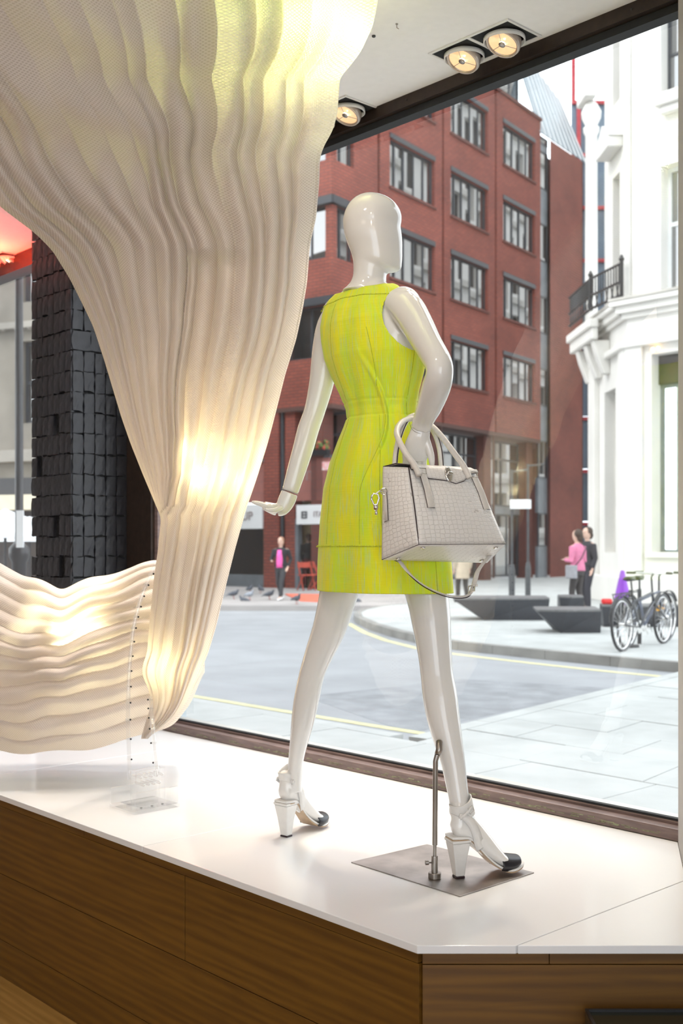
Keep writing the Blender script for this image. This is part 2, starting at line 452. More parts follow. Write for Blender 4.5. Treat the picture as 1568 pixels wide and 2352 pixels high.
# black brick pier between the bays
TR, TL, NI = -2.471, -2.85, -0.29
pier = struct('wall_pier', MB().fbox(FR, TL + 0.012, TR - 0.012, NI + 0.012, 0.30, PLAT + .001, CEIL), M['black_mortar'])
rb = random.Random(11)
def rough_brick(wx, hz, dp, seed):
    r = random.Random(seed)
    m = MB()
    nx, nz_ = 3, 3
    vs = []
    for j in range(nz_ + 1):
        for i in range(nx + 1):
            e = i in (0, nx) or j in (0, nz_)
            vs.append(((i / nx - 0.5) * wx + r.uniform(-.06, .06) * wx, -(dp if not e else dp * 0.80) + r.uniform(-.3, .3) * dp * 0.35, (j / nz_ - 0.5) * hz + r.uniform(-.05, .05) * hz))
    n0 = len(vs)
    for (i, j) in ((0, 0), (nx, 0), (nx, nz_), (0, nz_)):
        vs.append(((i / nx - 0.5) * wx, 0.012, (j / nz_ - 0.5) * hz))
    fs = [(j * (nx + 1) + i, j * (nx + 1) + i + 1, (j + 1) * (nx + 1) + i + 1, (j + 1) * (nx + 1) + i) for j in range(nz_) for i in range(nx)]
    fs += [tuple([n0, n0 + 1] + list(range(nx, -1, -1)))]
    fs += [tuple([n0 + 2, n0 + 3] + [nz_ * (nx + 1) + i for i in range(0, nx + 1)])]
    fs += [tuple([n0 + 3, n0] + [j * (nx + 1) for j in range(0, nz_ + 1)])]
    fs += [tuple([n0 + 1, n0 + 2] + [j * (nx + 1) + nx for j in range(nz_, -1, -1)])]
    return m.add(vs, fs).mesh('brick', False)
BR = [rough_brick(0.0515, 0.089, 0.006, s) for s in range(6)]
BRW = [rough_brick(0.096, 0.089, 0.006, s + 20) for s in range(3)]
for b in BR + BRW: b.materials.append(M['black_brick'])
ang_in = math.atan2(WD[1], WD[0])              # face looking into the room: brick local -Y -> -WN
pl = origin_of(pier)
def put_brick(me, p, rz):
    o = bpy.data.objects.new('brick', me); COL.objects.link(o)
    o.parent = pier; o.location = p - pl; o.rotation_euler = (rb.uniform(-.02, .02), rb.uniform(-.03, .03), rz)
z = PLAT + 0.46
row = 0
while z < CEIL - 0.05:
    # face into the room
    wide = row in (2, 6, 7)
    n = 4 if wide else 7
    for i in range(n):
        if rb.random() < 0.03: continue
        w = (TR - TL) / n
        put_brick((BRW if wide else BR)[rb.randrange(3 if wide else 6)], wp(TL + (i + 0.5) * w, NI, z + rb.uniform(-.003, .003)), ang_in)
    wide = row in (1, 2, 14)
    n = 3 if wide else 5
    for i in range(n):
        if rb.random() < 0.03: continue
        w = (0 - NI) / n
        put_brick((BRW if wide else BR)[rb.randrange(3 if wide else 6)], wp(TR, NI + (i + 0.5) * w, z + rb.uniform(-.003, .003)), ang_in + PI / 2)
    z += 0.095; row += 1

# ceiling fixings
tag(obj('smoke_sensor', MB().lathe([(0.006, 0), (0.006, -0.004), (0.003, -0.006)], at(858, 82, 0) if 0 else Vector(((858 - CX) / F * 3.52, 3.52, CEIL)), 10), M['screw']), 'tiny round dark fixing on the white ceiling left of the twin lamps', 'fixing')
tag(obj('ceiling_hook', MB().tube([(0.17, 3.44, CEIL), (0.17, 3.44, CEIL - 0.012), (0.176, 3.44, CEIL - 0.016)], 0.0015, 6).lathe([(0.004, 0), (0.004, -0.002)], (0.17, 3.44, CEIL), 8), M['steel']), 'small metal hook in the white ceiling beside the round dark fixing', 'hook')

# recessed downlights
M['lamp_rim'] = mat('lamp_ring_copper_lit', (0.50, 0.42, 0.36), 0.35, 0.6, noise=(10, 0.1))
M['lamp_glass'] = mat('lit_reflector', (0.9, 0.75, 0.55), 0.15, 0.7, emit=((1.0, 0.62, 0.32), 0.95), noise=(60, 0.2))
M['lamp_bulb'] = mat('hot_filament_capsule', (1, 0.9, 0.7), 0.3, emit=((1.0, 0.86, 0.62), 6), noise=(60, 0.02))
M['void'] = mat('black_recess', (0.006, 0.006, 0.006), 0.8, noise=(10, 0.2))
M['trim_white'] = mat('white_trim', (0.70, 0.68, 0.66), 0.5, noise=(30, 0.02))
def downlight(t0, n0, nlamps, label, red=False, energy=45):
    g = 'recessed twin downlights in the ceiling'
    root = thing('ceiling_downlight', wp(t0, n0, CEIL), label, 'ceiling light')
    L2, W2 = 0.165, 0.084
    fr = (wp(t0, n0)[:2], WD, WN)
    z0, z1 = CEIL - 0.004, CEIL - 0.0005
    obj('trim_ring', MB().fbox(fr, -L2, L2, -W2, -W2 + 0.008, z0, z1).fbox(fr, -L2, L2, W2 - 0.008, W2, z0, z1).fbox(fr, -L2, -L2 + 0.008, -W2 + .008, W2 - .008, z0, z1).fbox(fr, L2 - 0.008, L2, -W2 + .008, W2 - .008, z0, z1).fbox(fr, -0.006, 0.006, -W2 + .008, W2 - .008, z0, z1), M['trim_white'], root)
    obj('recess', MB().fbox(fr, -L2 + .008, -.006, -W2 + .008, W2 - .008, CEIL - 0.002, CEIL - 0.0004).fbox(fr, .006, L2 - .008, -W2 + .008, W2 - .008, CEIL - 0.002, CEIL - 0.0004), M['void'], root)
    ax = Vector((-WN[0] * 0.45 - 0.1, -WN[1] * 0.45, -1)).normalized()
    for s in (-1, 1):
        c = wp(t0 + s * 0.083, n0, CEIL - 0.012)
        lm = obj('lamp', MB().lathe([(0.056, -0.004), (0.058, 0.012), (0.054, 0.022), (0.049, 0.022), (0.047, 0.010), (0.040, 0.0)], c, 28, ax), M['lamp_rim'], root, sm=True)
        obj('gimbal', MB().lathe([(0.066, -0.002), (0.066, 0.012), (0.063, 0.012), (0.063, -0.002)], c + Vector((0, 0, 0.003)), 28, (0, 0, -1)), M['trim_white'], root, sm=True)
        obj('reflector', MB().lathe([(0.046, 0.016), (0.034, 0.007), (0.018, 0.003), (0.006, 0.002)], c, 28, ax), M['lamp_glass'] if not red else M['lamp_glass'], lm, sm=True)
        obj('bulb', MB().lathe([(0.009, 0.004), (0.012, 0.012), (0.010, 0.016), (0.003, 0.018)], c, 14, ax), M['lamp_bulb'], lm, sm=True)
        obj('bulb_cap', MB().lathe([(0.010, 0.020), (0.011, 0.023), (0.004, 0.024)], c, 16, ax), M['steel'], lm, sm=True)
        for q in range(3):
            a = 2 * PI * q / 3; d = Vector((math.cos(a), math.sin(a), 0)); d = (d - d.dot(ax) * ax).normalized()
            obj('cap_arm', MB().tube([c + ax * .021 + d * .010, c + ax * .019 + d * .046], .0010, 5), M['steel'], lm)
        sp = light('SPOT', 'lamp_beam', c + ax * 0.04, energy, (1.0, 0.80, 0.58), spot_size=math.radians(70), spot_blend=0.6, shadow_soft_size=0.04)
        sp.parent = root; sp.location = sp.location - root.location
        q = wp(t0 - 0.1, -0.5, 0.65)
        v = q - (c + ax * 0.04); sp.rotation_euler = v.to_track_quat('-Z', 'Y').to_euler()
    return root
def tn(px, py):
    Y = F * (CEIL - EYE) / (HY - py); X = (px - CX) / F * Y
    dx, dy = X - WO[0], Y - WO[1]
    return dx * WD[0] + dy * WD[1], dx * WN[0] + dy * WN[1]
ta, na = tn(1111, 102)
downlight(ta, na, 2, 'twin recessed downlight with warm round lamps near the top right')
tb, nb = tn(762, 262)
downlight(tb, nb, 2, 'recessed twin downlight half hidden behind the pleated fabric')
tcc, ncc = tn(5, 596)
downlight(tcc, ncc, 2, 'recessed twin downlight at far left in the red lit ceiling', energy=12)
red = light('POINT', 'red_spot_bulb', wp(-3.55, -0.20, CEIL - 0.16), 20, (1.0, 0.06, 0.02), shadow_soft_size=0.03)
rt = thing('red_spotlight', wp(-3.75, -0.24, CEIL), 'small red gelled spotlight under the ceiling left of the black brick pier', 'spotlight')
obj('lamp_body', MB().lathe([(0.03, 0), (0.03, -0.02), (0.006, -0.022), (0.006, -0.05)], wp(-3.75, -0.24, CEIL), 16), M['iron'], rt, sm=True)
for t_, n_ in ((-0.9, -0.25), (-1.5, -0.6), (-0.3, -0.75), (-2.2, -0.5)):  # extra fill spots without fixtures, added to brighten the white slabs
    s_ = light('SPOT', 'slab_fill_spot', wp(t_, n_, CEIL - 0.03), 44, (1.0, 0.98, 0.96), spot_size=math.radians(85), spot_blend=0.8, shadow_soft_size=0.05)
for t_, n_ in ((-1.2, -1.6), (0.3, -1.7), (1.6, -2.4)):
    s_ = light('SPOT', 'shop_track_spot', wp(t_, n_, CEIL - 0.08), 20, (1.0, 0.84, 0.66), spot_size=math.radians(80), spot_blend=0.7, shadow_soft_size=0.06)
    aim(s_, wp(t_ * 0.4 - 0.4, -0.55, 1.2))

# ------------------------------------------------------------------ the display platform
plat = thing('display_platform', wp(-1, -0.6, FLR), 'long window display platform of white slabs on an oak plank base', 'platform')
SEAMS = [-6.55, -5.35, -4.15, -2.95, -1.75, -0.55, 0.655, 1.9]
C0 = Vector((0.16, 2.37)); EDGE = -1.1445
t0c = (C0.x - WO[0]) * WD[0] + (C0.y - WO[1]) * WD[1]
def clip(poly, a, b, c):       # keep a*x+b*y<=c
    o = []
    for i in range(len(poly)):
        p, q = poly[i], poly[(i + 1) % len(poly)]
        dp, dq = a * p[0] + b * p[1] - c, a * q[0] + b * q[1] - c
        if dp <= 0: o.append(p)
        if dp * dq < 0:
            s = dp / (dp - dq); o.append((p[0] + (q[0] - p[0]) * s, p[1] + (q[1] - p[1]) * s))
    return o
def plat_poly(ta, tb, inset):
    poly = [wp(ta, EDGE + inset)[:2], wp(tb, EDGE + inset)[:2], wp(tb, 0)[:2], wp(ta, 0)[:2]]
    poly = clip(poly, 0, -1, -(2.37 + inset))
    # cut along the right hand pillar
    (x0, y0), (x1, y1) = (0.7475, 2.33), (0.957, 3.185)
    a, b = (y1 - y0), -(x1 - x0)
    return clip(poly, a, b, a * x0 + b * y0)
for i in range(len(SEAMS) - 1):
    pg = plat_poly(SEAMS[i] + 0.0012, SEAMS[i + 1] - 0.0012, 0)
    if len(pg) > 2:
        obj('slab', MB().prism(pg, PLAT - 0.018, PLAT), M['slab'], plat, bevel=0.0015)
pg = plat_poly(-6.5, 1.9, 0.03)
obj('carcass', MB().prism(pg, FLR, PLAT - 0.0185), M['void'], plat)
fw = (wp(0, EDGE + 0.03)[:2], WD, WN)
tc0 = t0c - 0.012
ins = -0.013
zz = PLAT - 0.019
rows = [(zz - 0.027, zz, [(-6.5, -3.3), (-3.3, -0.9), (-0.9, tc0)]), (0.372, zz - 0.0285, [(-6.5, -4.6), (-4.6, -2.3), (-2.3, 0.0), (0.0, tc0)][:0] or [(-6.5, -3.4), (-3.4, -1.03 + 0.66), (-1.03 + 0.662, tc0)]), (0.147, 0.3705, [(-6.5, -2.9), (-2.9, tc0)]), (FLR, 0.1455, [(-6.5, -2.2), (-2.2, tc0)])]
for z0, z1, segs in rows:
    for a, b in segs:
        d = -0.003 if z1 < zz else 0.0
        obj('oak_plank', MB().fbox(fw, a + 0.0008, b - 0.0008, -0.014 + d * -1, 0, z0 + 0.0008, z1), M['oak'], plat, bevel=0.0008)
f2 = ((0, 2.40), (1, 0), (0, 1))
x0c, x1c = 0.172, 0.775
for z0, z1, segs in [(zz - 0.027, zz, [(x0c, 0.443), (0.443, 0.755)]), (0.372, zz - 0.0285, [(x0c, 0.755)]), (0.147, 0.3705, [(x0c, 0.755)]), (FLR, 0.1455, [(x0c, 0.755)])]:
    for a, b in segs:
        obj('oak_plank', MB().fbox(f2, a + 0.0008, b - 0.0008, -0.014, 0, z0 + 0.0008, z1), M['oak'], plat, bevel=0.0008)
# dark glass box in the lower right corner
M['dark_glass'] = mat('smoked_glass', (0.02, 0.022, 0.012), 0.12, noise=(4, 0.2))
gb = thing('smoked_glass_case', (0.62, 2.25, FLR), 'dark smoked glass case standing in front of the oak base, bottom right', 'case')
obj('case_glass', MB().fbox(((0, 0), (1, 0), (0, 1)), 0.512, 0.745, 2.075, 2.355, FLR, 0.517), M['dark_glass'], gb)
for (a, b, c, d) in ((0.512, 0.518, 2.075, 2.355), (0.739, 0.745, 2.075, 2.355), (0.518, 0.739, 2.349, 2.355), (0.518, 0.739, 2.075, 2.081)):
    obj('case_rim', MB().fbox(((0, 0), (1, 0), (0, 1)), a, b, c, d, 0.5172, 0.523), M['iron'], gb)
# ------------------------------------------------------------------ the pleated fabric sculpture
def fabric_mat():
    m = bpy.data.materials.new('pleated_mesh_fabric'); m.use_nodes = True
    N = m.node_tree.nodes; L = m.node_tree.links; N.clear()
    o = N.new('ShaderNodeOutputMaterial')
    uv = N.new('ShaderNodeTexCoord'); sp = N.new('ShaderNodeSeparateXYZ')
    L.new(uv.outputs['UV'], sp.inputs[0])
    def mth(op, a, b=None, c=None):
        n = N.new('ShaderNodeMath'); n.operation = op
        for i, x in enumerate((a, b, c)):
            if x is None: continue
            if isinstance(x, (int, float)): n.inputs[i].default_value = x
            else: L.new(x, n.inputs[i])
        return n.outputs[0]
    s1 = mth('ADD', sp.outputs[0], sp.outputs[1]); s2 = mth('SUBTRACT', sp.outputs[0], sp.outputs[1])
    w1 = mth('POWER', mth('ABSOLUTE', mth('SINE', s1)), 0.7); w2 = mth('POWER', mth('ABSOLUTE', mth('SINE', s2)), 0.7)
    cell = mth('MULTIPLY', w1, w2)                       # 1 in the middle of a hole, 0 on the threads
    thread = mth('SUBTRACT', 1.0, cell)
    cr = N.new('ShaderNodeValToRGB')
    cr.color_ramp.elements[0].position = 0.15; cr.color_ramp.elements[0].color = (0.53, 0.44, 0.40, 1)  # cells between the threads coloured darker, standing in for their shade
    cr.color_ramp.elements[1].position = 0.75; cr.color_ramp.elements[1].color = (0.72, 0.66, 0.63, 1)
    L.new(thread, cr.inputs['Fac'])
    bp = N.new('ShaderNodeBump'); bp.inputs['Strength'].default_value = 0.45; bp.inputs['Distance'].default_value = 0.002
    L.new(thread, bp.inputs['Height'])
    df = N.new('ShaderNodeBsdfDiffuse'); L.new(cr.outputs[0], df.inputs['Color']); L.new(bp.outputs[0], df.inputs['Normal'])
    tr = N.new('ShaderNodeBsdfTranslucent'); tr.inputs['Color'].default_value = (0.95, 0.90, 0.80, 1)
    mx = N.new('ShaderNodeMixShader')
    L.new(mth('MULTIPLY_ADD', cell, 0.28, 0.12), mx.inputs[0]); L.new(df.outputs[0], mx.inputs[1]); L.new(tr.outputs[0], mx.inputs[2])
    tp = N.new('ShaderNodeBsdfTransparent'); m2 = N.new('ShaderNodeMixShader')
    L.new(mth('MULTIPLY', mth('GREATER_THAN', cell, 0.72), 0.16), m2.inputs[0]); L.new(mx.outputs[0], m2.inputs[1]); L.new(tp.outputs[0], m2.inputs[2])
    L.new(m2.outputs[0], o.inputs['Surface'])
    return m
M['fabric'] = fabric_mat()

def grid_mesh(name, X, Y, Z, U, V, closed=True):
    n, m = X.shape
    co = np.stack([X, Y, Z], -1).reshape(-1, 3)
    i = np.arange(n - 1)[:, None]; k = np.arange(m if closed else m - 1)[None, :]
    k2 = (k + 1) % m
    q = np.stack([(i * m + k), (i * m + k2), ((i + 1) * m + k2), ((i + 1) * m + k)], -1).reshape(-1, 4)
    me = bpy.data.meshes.new(name)
    me.from_pydata(co.tolist(), [], q.tolist())
    uvc = np.stack([U, V], -1).reshape(-1, 2)
    L = me.uv_layers.new(name='UVMap')
    L.data.foreach_set('uv', uvc[q.reshape(-1)].reshape(-1))
    me.shade_smooth()
    return me

def vnoise(a, b, seed):
    """smooth pseudo noise from sums of sines"""
    r = random.Random(seed); s = 0
    for k in range(5):
        fa, fb, ph = r.uniform(-1.6, 1.6) * (1 + k * .5), r.uniform(-1.6, 1.6) * (1 + k * .5), r.uniform(0, 6.28)
        s = s + np.sin(a * fa * 2 + b * fb * 2 + ph) / (1 + k * .6)
    return s / 2.2

def pleat(phase, sharp=0.62):
    return np.abs(np.sin(np.pi * phase)) ** sharp

fab = thing('pleated_fabric_sculpture', (-0.35, 3.5, PLAT), 'huge cream pleated mesh fabric sculpture lit from inside, hanging from the ceiling and sweeping left', 'sculpture')

def drape():
    ys = np.linspace(-66, 1697, 560)
    Lt = np.array([(-66, -470), (0, -420), (150, -260), (300, -130), (400, -60), (475, 0), (505, 40), (535, 80), (575, 120), (640, 160), (700, 190), (750, 214), (830, 240), (880, 255), (960, 279), (1020, 300), (1090, 328), (1140, 349), (1190, 370), (1225, 366), (1260, 363), (1330, 353), (1420, 344), (1480, 339), (1500, 338), (1525, 328), (1550, 326), (1575, 338), (1600, 346), (1630, 344), (1660, 334), (1700, 322)])
    Rt = np.array([(-66, 868), (0, 868), (60, 856), (120, 828), (160, 797), (178, 780), (200, 779), (260, 775), (300, 764), (335, 744), (360, 735), (420, 733), (500, 726), (560, 712), (650, 705), (710, 695), (780, 680), (860, 655), (960, 630), (1020, 614), (1100, 589), (1170, 565), (1260, 540), (1340, 520), (1440, 496), (1500, 478), (1560, 453), (1620, 424), (1650, 402), (1675, 368), (1700, 330)])
    Lx = np.interp(ys, Lt[:, 0], Lt[:, 1]); Rx = np.interp(ys, Rt[:, 0], Rt[:, 1])
    ker = np.ones(9) / 9
    Lx = np.convolve(np.pad(Lx, 4, 'edge'), ker, 'valid'); Rx = np.convolve(np.pad(Rx, 4, 'edge'), ker, 'valid')
    base = np.interp(ys, [-66, 0, 150, 400, 900, 1300, 1662], [3.06, 3.10, 3.16, 3.33, 3.58, 3.78, 3.86])
    uD = np.interp(ys, [-66, 560, 700, 850, 1000, 1090, 1160, 1200], [0.53, 0.53, 0.46, 0.40, 0.34, 0.26, 0.12, -0.1])
    T = np.interp(ys, [-66, 100, 400, 900, 1300, 1600, 1697], [.15, .15, .13, .11, .09, .06, .01])
    NFr, NB = 420, 130
    u_f = np.linspace(0, 1, NFr); u_b = np.linspace(1, 0, NB + 2)[1:-1]
    # cumulative length for the net pattern
    out = []
    for u, front in ((u_f, True), (u_b, False)):
        u = u[None, :]; y = ys[:, None]
        lx, rx, bs, tt = Lx[:, None], Rx[:, None], base[:, None], T[:, None]
        w = (rx - lx)
        wob = (0.010 * np.sin(y / 95 + 9 * u) + 0.012 * np.sin(y / 170 - 5 * u + 1) + 0.005 * np.sin(y / 48 + 13 * u)) * smooth((y + 100) / 300)
        edge = np.sin(np.pi * u)
        uu = u + wob * edge
        ud = np.clip(uD[:, None], 0.0, 1)
        nl = np.interp(y, [-66, 575, 1190], [7.6, 7.6, 7.6]); NR_ = 8.0
        right = u >= ud
        ur = (u - ud) / (1 - ud); ul = (ud - u) / np.maximum(ud, 0.02)
        ph = np.where(right, NR_ * (ur + 0.035 * np.sin(2 * np.pi * ur * 1.3 + .4) + .012 * np.sin(2 * np.pi * ur * 3.7)), -nl * (ul + 0.03 * np.sin(2 * np.pi * ul * 1.2)))
        pw = np.where(right, w * (1 - ud) / NR_, w * ud / nl) * bs / F
        topf = smooth((y - 20 + 260 * np.sin(9 * u + 1)) / 330)           # pleats open out into billows near the top
        amp = pw * (0.15 + 0.90 * topf) * (0.85 + 0.30 * vnoise(u * 3, y / 420, 4))
        amp = np.minimum(amp, 0.058)
        h = amp * pleat(ph, 0.62) + 0.22 * amp * np.sin(2 * np.pi * ph * 0.5 + y / 130)
        bil = 0.075 * vnoise(u * 2.4, y / 230, 9) * smooth((620 - y) / 500) + 0.012 * vnoise(u * 4, y / 110, 2) * smooth((y - 300) / 300)
        lens = tt * np.clip(edge, 0, 1) ** 0.5
        if front:
            g = smooth((u - uD[:, None]) / 0.014 + 0.5) * (1 - smooth((u - uD[:, None] - 0.13) / 0.14))
            rec = 0.055 * g * smooth((y - 566) / 45) * smooth((1240 - y) / 160)
            # knotted bumps along the left edge
            Yd = bs - lens - (h + bil) * edge ** 0.3 + rec
        else:
            Yd = bs + lens * 0.9 + (h * 0.8 + bil * .4) * edge ** 0.3
        px = lx + uu * w
        # the right lobe at the top rolls outwards and in front of the drape behind it
        X = (px - CX) / F * Yd; Z = EYE + (HY - y) / F * Yd
        out.append((X, Yd + 0 * X, Z + 0 * X, ph + 0 * X))
    X = np.concatenate([a[0] for a in out], 1); Yd = np.concatenate([a[1] for a in out], 1); Z = np.concatenate([a[2] for a in out], 1)
    Z = np.minimum(Z, CEIL - 0.004)
    # net pattern uv: about 9 mm cells
    ph = np.concatenate([a[3] for a in out], 1)
    Wm = (Rx - Lx)[:, None] * Yd / F
    mean_w = 0.55
    U = ph * np.pi * 7
    arc = np.cumsum(np.r_[0, np.sqrt(np.diff(ys * base / F) ** 2)])
    cell = np.interp(ys, [-66, 400, 900, 1300, 1662], [.0055, .0050, .0048, .0046, .0046])
    V = np.cumsum(np.gradient(arc) / cell * np.pi * 0.55)[:, None] + 0 * X
    V = V + 1.1 * np.abs(((ph * 1.0) % 1) - 0.5) * 3
    return grid_mesh('drape', X, Yd, Z, U, V)
obj('drape', drape(), M['fabric'], fab)

def swoop():
    xs = np.linspace(470, -620, 640)
    Tt = np.array([(-620, 1330), (-500, 1250), (-350, 1190), (-230, 1215), (-130, 1252), (-60, 1270), (0, 1293), (30, 1306), (60, 1325), (100, 1338), (140, 1350), (175, 1338), (240, 1322), (300, 1304), (330, 1292), (355, 1286), (400, 1290), (440, 1330), (470, 1470)])
    Bt = np.array([(-620, 1380), (-560, 1480), (-450, 1600), (-300, 1690), (-130, 1735), (0, 1720), (35, 1728), (70, 1733), (120, 1728), (200, 1720), (270, 1706), (330, 1690), (370, 1676), (400, 1660), (440, 1610), (470, 1540)])
    T_ = np.interp(xs, Tt[:, 0], Tt[:, 1]); B_ = np.interp(xs, Bt[:, 0], Bt[:, 1])
    ker = np.ones(13) / 13
    T_ = np.convolve(np.pad(T_, 6, 'edge'), ker, 'valid'); B_ = np.convolve(np.pad(B_, 6, 'edge'), ker, 'valid')
    T_ = T_ + 5 * np.sin(xs / 19.0) * np.exp(-((xs - 120) / 160) ** 2); B_ = B_ + 4 * np.sin(xs / 31.0 + 1)
    NFr, NB = 300, 90
    v_f = np.linspace(0, 1, NFr); v_b = np.linspace(1, 0, NB + 2)[1:-1]
    out = []
    for v, front in ((v_f, True), (v_b, False)):
        v = v[None, :]; x = xs[:, None]; tt, bb = T_[:, None], B_[:, None]
        e = np.sin(np.pi * v)
        rt = smooth(x / 360)
        vv = v + e * (-0.13 * rt + 0.018 * np.sin(x / 80 + 5 * v) + 0.010 * np.sin(x / 37 - 9 * v + 2))
        K = 12.0
        ph = K * (v + 0.012 * np.sin(2 * np.pi * v * 1.6 + 1)) + 0.5 * vnoise(x / 220, v * 1.5, 77) * e
        pw = (bb - tt) / K * 4.05 / F
        f_ = ph % 1.0
        h = pw * (0.75 + 0.35 * rt) * np.sin(np.pi * f_ ** 0.75) ** 0.8 * np.clip(0.75 + 0.55 * vnoise(x / 170, v * 3, 5), .1, 1.5)
        bil = 0.055 * vnoise(x / 130, v * 3.4, 12) * (1 - .5 * rt) + 0.034 * vnoise(x / 60, v * 4, 31) * (1 - .6 * rt)
        basin = 0.10 * np.exp(-((x - 170) / 110) ** 2 - ((v - 0.36) / 0.13) ** 2)     # the hollow where the lamp sits
        if front:
            Yd = 4.12 - 0.17 * e ** 0.6 - (h + bil) * e ** 0.3 + basin * 0.6
        else:
            Yd = 4.12 + 0.14 * e ** 0.6 + (h * .6 + bil * .4) * e ** 0.3
        py = tt + vv * (bb - tt)
        X = (x - CX) / F * Yd; Z = EYE + (HY - py) / F * Yd
        out.append((X + 0 * v, Yd + 0 * x, Z + 0 * x, ph + 0 * x))
    X = np.concatenate([a[0] for a in out], 1); Yd = np.concatenate([a[1] for a in out], 1); Z = np.concatenate([a[2] for a in out], 1); ph = np.concatenate([a[3] for a in out], 1)
    U = ph * np.pi * 8
    V = (np.abs(xs - 470) / F * 4.05 / 0.0066 * np.pi * 0.95)[:, None] + 0 * X
    V = V + 1.2 * np.abs((ph % 1) - 0.5) * 3
    return grid_mesh('swoop', X, Yd, Z, U, V)
obj('swoop', swoop(), M['fabric'], fab)

# lamps inside the fabric
YL = (1.0, 0.86, 0.46)
for nm, p, e, c, r in (
        ('fabric_lamp', at(440, 1030, 3.60), 0.40, YL, 0.022),
        ('fabric_lamp', at(452, 1090, 3.61), 0.75, YL, 0.022),
        ('fabric_lamp', at(496, 1020, 3.60), 0.45, YL, 0.022),
        ('fabric_lamp', at(482, 1085, 3.62), 0.70, YL, 0.022),
        ('fabric_lamp', at(560, 1030, 3.62), 0.38, YL, 0.022),
        ('fabric_lamp', at(545, 1095, 3.64), 0.65, YL, 0.022),
        ('fabric_lamp', at(520, 920, 3.58), 0.16, (1.0, 0.80, 0.36), 0.022),
        ('fabric_lamp', at(440, 860, 3.56), 0.12, (1.0, 0.76, 0.34), 0.03),
        ('fabric_lamp', at(380, 1525, 3.82), 0.85, YL, 0.02),
        ('fabric_lamp', at(395, 1495, 3.82), 0.45, YL, 0.02),
        ('fabric_lamp', at(470, 650, 3.50), 0.12, (1.0, 0.68, 0.34), 0.03),
        ('fabric_lamp', at(725, 20, 3.09), 2.2, (0.97, 1.0, 0.45), 0.04),
        ('fabric_lamp', at(705, 110, 3.12), 1.0, (0.97, 1.0, 0.45), 0.04),
        ('fabric_lamp', at(800, 70, 3.11), 1.1, (0.97, 1.0, 0.50), 0.04),
        ('fabric_lamp', at(636, -8, 3.07), 0.6, (0.35, 1.0, 0.04), 0.03),
        ('fabric_lamp', at(145, 1445, 4.05), 2.6, (1.0, 0.90, 0.55), 0.03),
        ('fabric_lamp', at(210, 1430, 4.05), 2.4, (1.0, 0.90, 0.55), 0.03),
        ('fabric_lamp', at(235, 1365, 4.08), 0.5, YL, 0.03)):
    light('POINT', nm, p, e, c, shadow_soft_size=r)

# ------------------------------------------------------------------ clear acrylic stand
ac = thing('acrylic_stand', at(335, 1850, 3.62), 'clear acrylic box stand with two curved strips holding up the pleated fabric', 'stand')
ab = Vector((ac.location.x, ac.location.y, PLAT)); ac.location = ab
fa = ((ab.x, ab.y), (WN[0], WN[1]), (-WD[0], -WD[1]))
obj('base_plate', MB().fbox(fa, -0.09, 0.08, -0.075, 0.075, PLAT + .0005, PLAT + 0.012), M['acrylic'], ac, bevel=0.001)
for b in (-0.062, 0.062):
    obj('side_plate', MB().fbox(fa, -0.09, 0.08, b - 0.004, b + 0.004, PLAT + 0.0125, PLAT + 0.066), M['acrylic'], ac, bevel=0.0008)
obj('clamp_plate', MB().fbox(fa, -0.055, 0.055, -0.030, -0.022, PLAT + 0.0125, PLAT + 0.125), M['acrylic'], ac, bevel=0.0008)
obj('clamp_plate', MB().fbox(fa, -0.055, 0.055, 0.000, 0.008, PLAT + 0.0125, PLAT + 0.125), M['acrylic'], ac, bevel=0.0008)
for i, (a, z) in enumerate([(-0.04 + 0.02 * k, PLAT + 0.105) for k in range(5)] + [(-0.03 + 0.02 * k, PLAT + 0.08) for k in range(4)]):
    c = Vector((fa[0][0] + fa[1][0] * a, fa[0][1] + fa[1][1] * a, z))
    d = Vector((WD[0], WD[1], 0))
    obj('bolt', MB().tube([c - d * 0.014, c + d * 0.036], 0.0048, 10), M['acrylic'], ac, sm=True)
for i in range(3):
    c = Vector((fa[0][0] + fa[1][0] * (-.05 + .04 * i) + WD[0] * .05, fa[0][1] + fa[1][1] * (-.05 + .04 * i) + WD[1] * .05, PLAT + 0.0125))
    obj('screw', MB().lathe([(0.004, 0), (0.004, 0.003)], c, 8), M['screw'], ac)
def strip(path, name, dark=False):
    pts = [at(*p) for p in path]
    P = []
    for i in range(len(pts) - 1):
        for k in range(6): P.append(pts[i].lerp(pts[i + 1], k / 6))
    P.append(pts[-1])
    for _ in range(3):
        P = [P[0]] + [(P[i - 1] + P[i] * 2 + P[i + 1]) / 4 for i in range(1, len(P) - 1)] + [P[-1]]
    s = obj(name, MB().tube(P, [(0.0065, 0.003)] * len(P), 8, flat=(1, 0, 0)), M['acrylic'], ac, sm=True)
    return P, s
PA, sA = strip([(298, 1790, 3.63), (293, 1650, 3.62), (296, 1540, 3.62), (306, 1440, 3.62), (324, 1370, 3.62), (358, 1292, 3.64)], 'curved_strip')
PB, sB = strip([(362, 1782, 3.60), (352, 1690, 3.66), (348, 1640, 3.72), (346, 1600, 3.78)], 'curved_strip')
for P, s, off in ((PA, sA, 0.006), (PB, sB, -0.006)):
    for i in range(2, len(P) - 1, 2 if s is sA else 3):
        c = P[i] + Vector((off * 1.5, -0.006, 0))
        obj('stud', MB().sphere(c, 0.0032, 8, 5), M['screw'], s)
        obj('stud_sleeve', MB().tube([P[i] - Vector((.008, .004, 0)), P[i] + Vector((.008, -.004, 0))], 0.0035, 8), M['acrylic'], s)
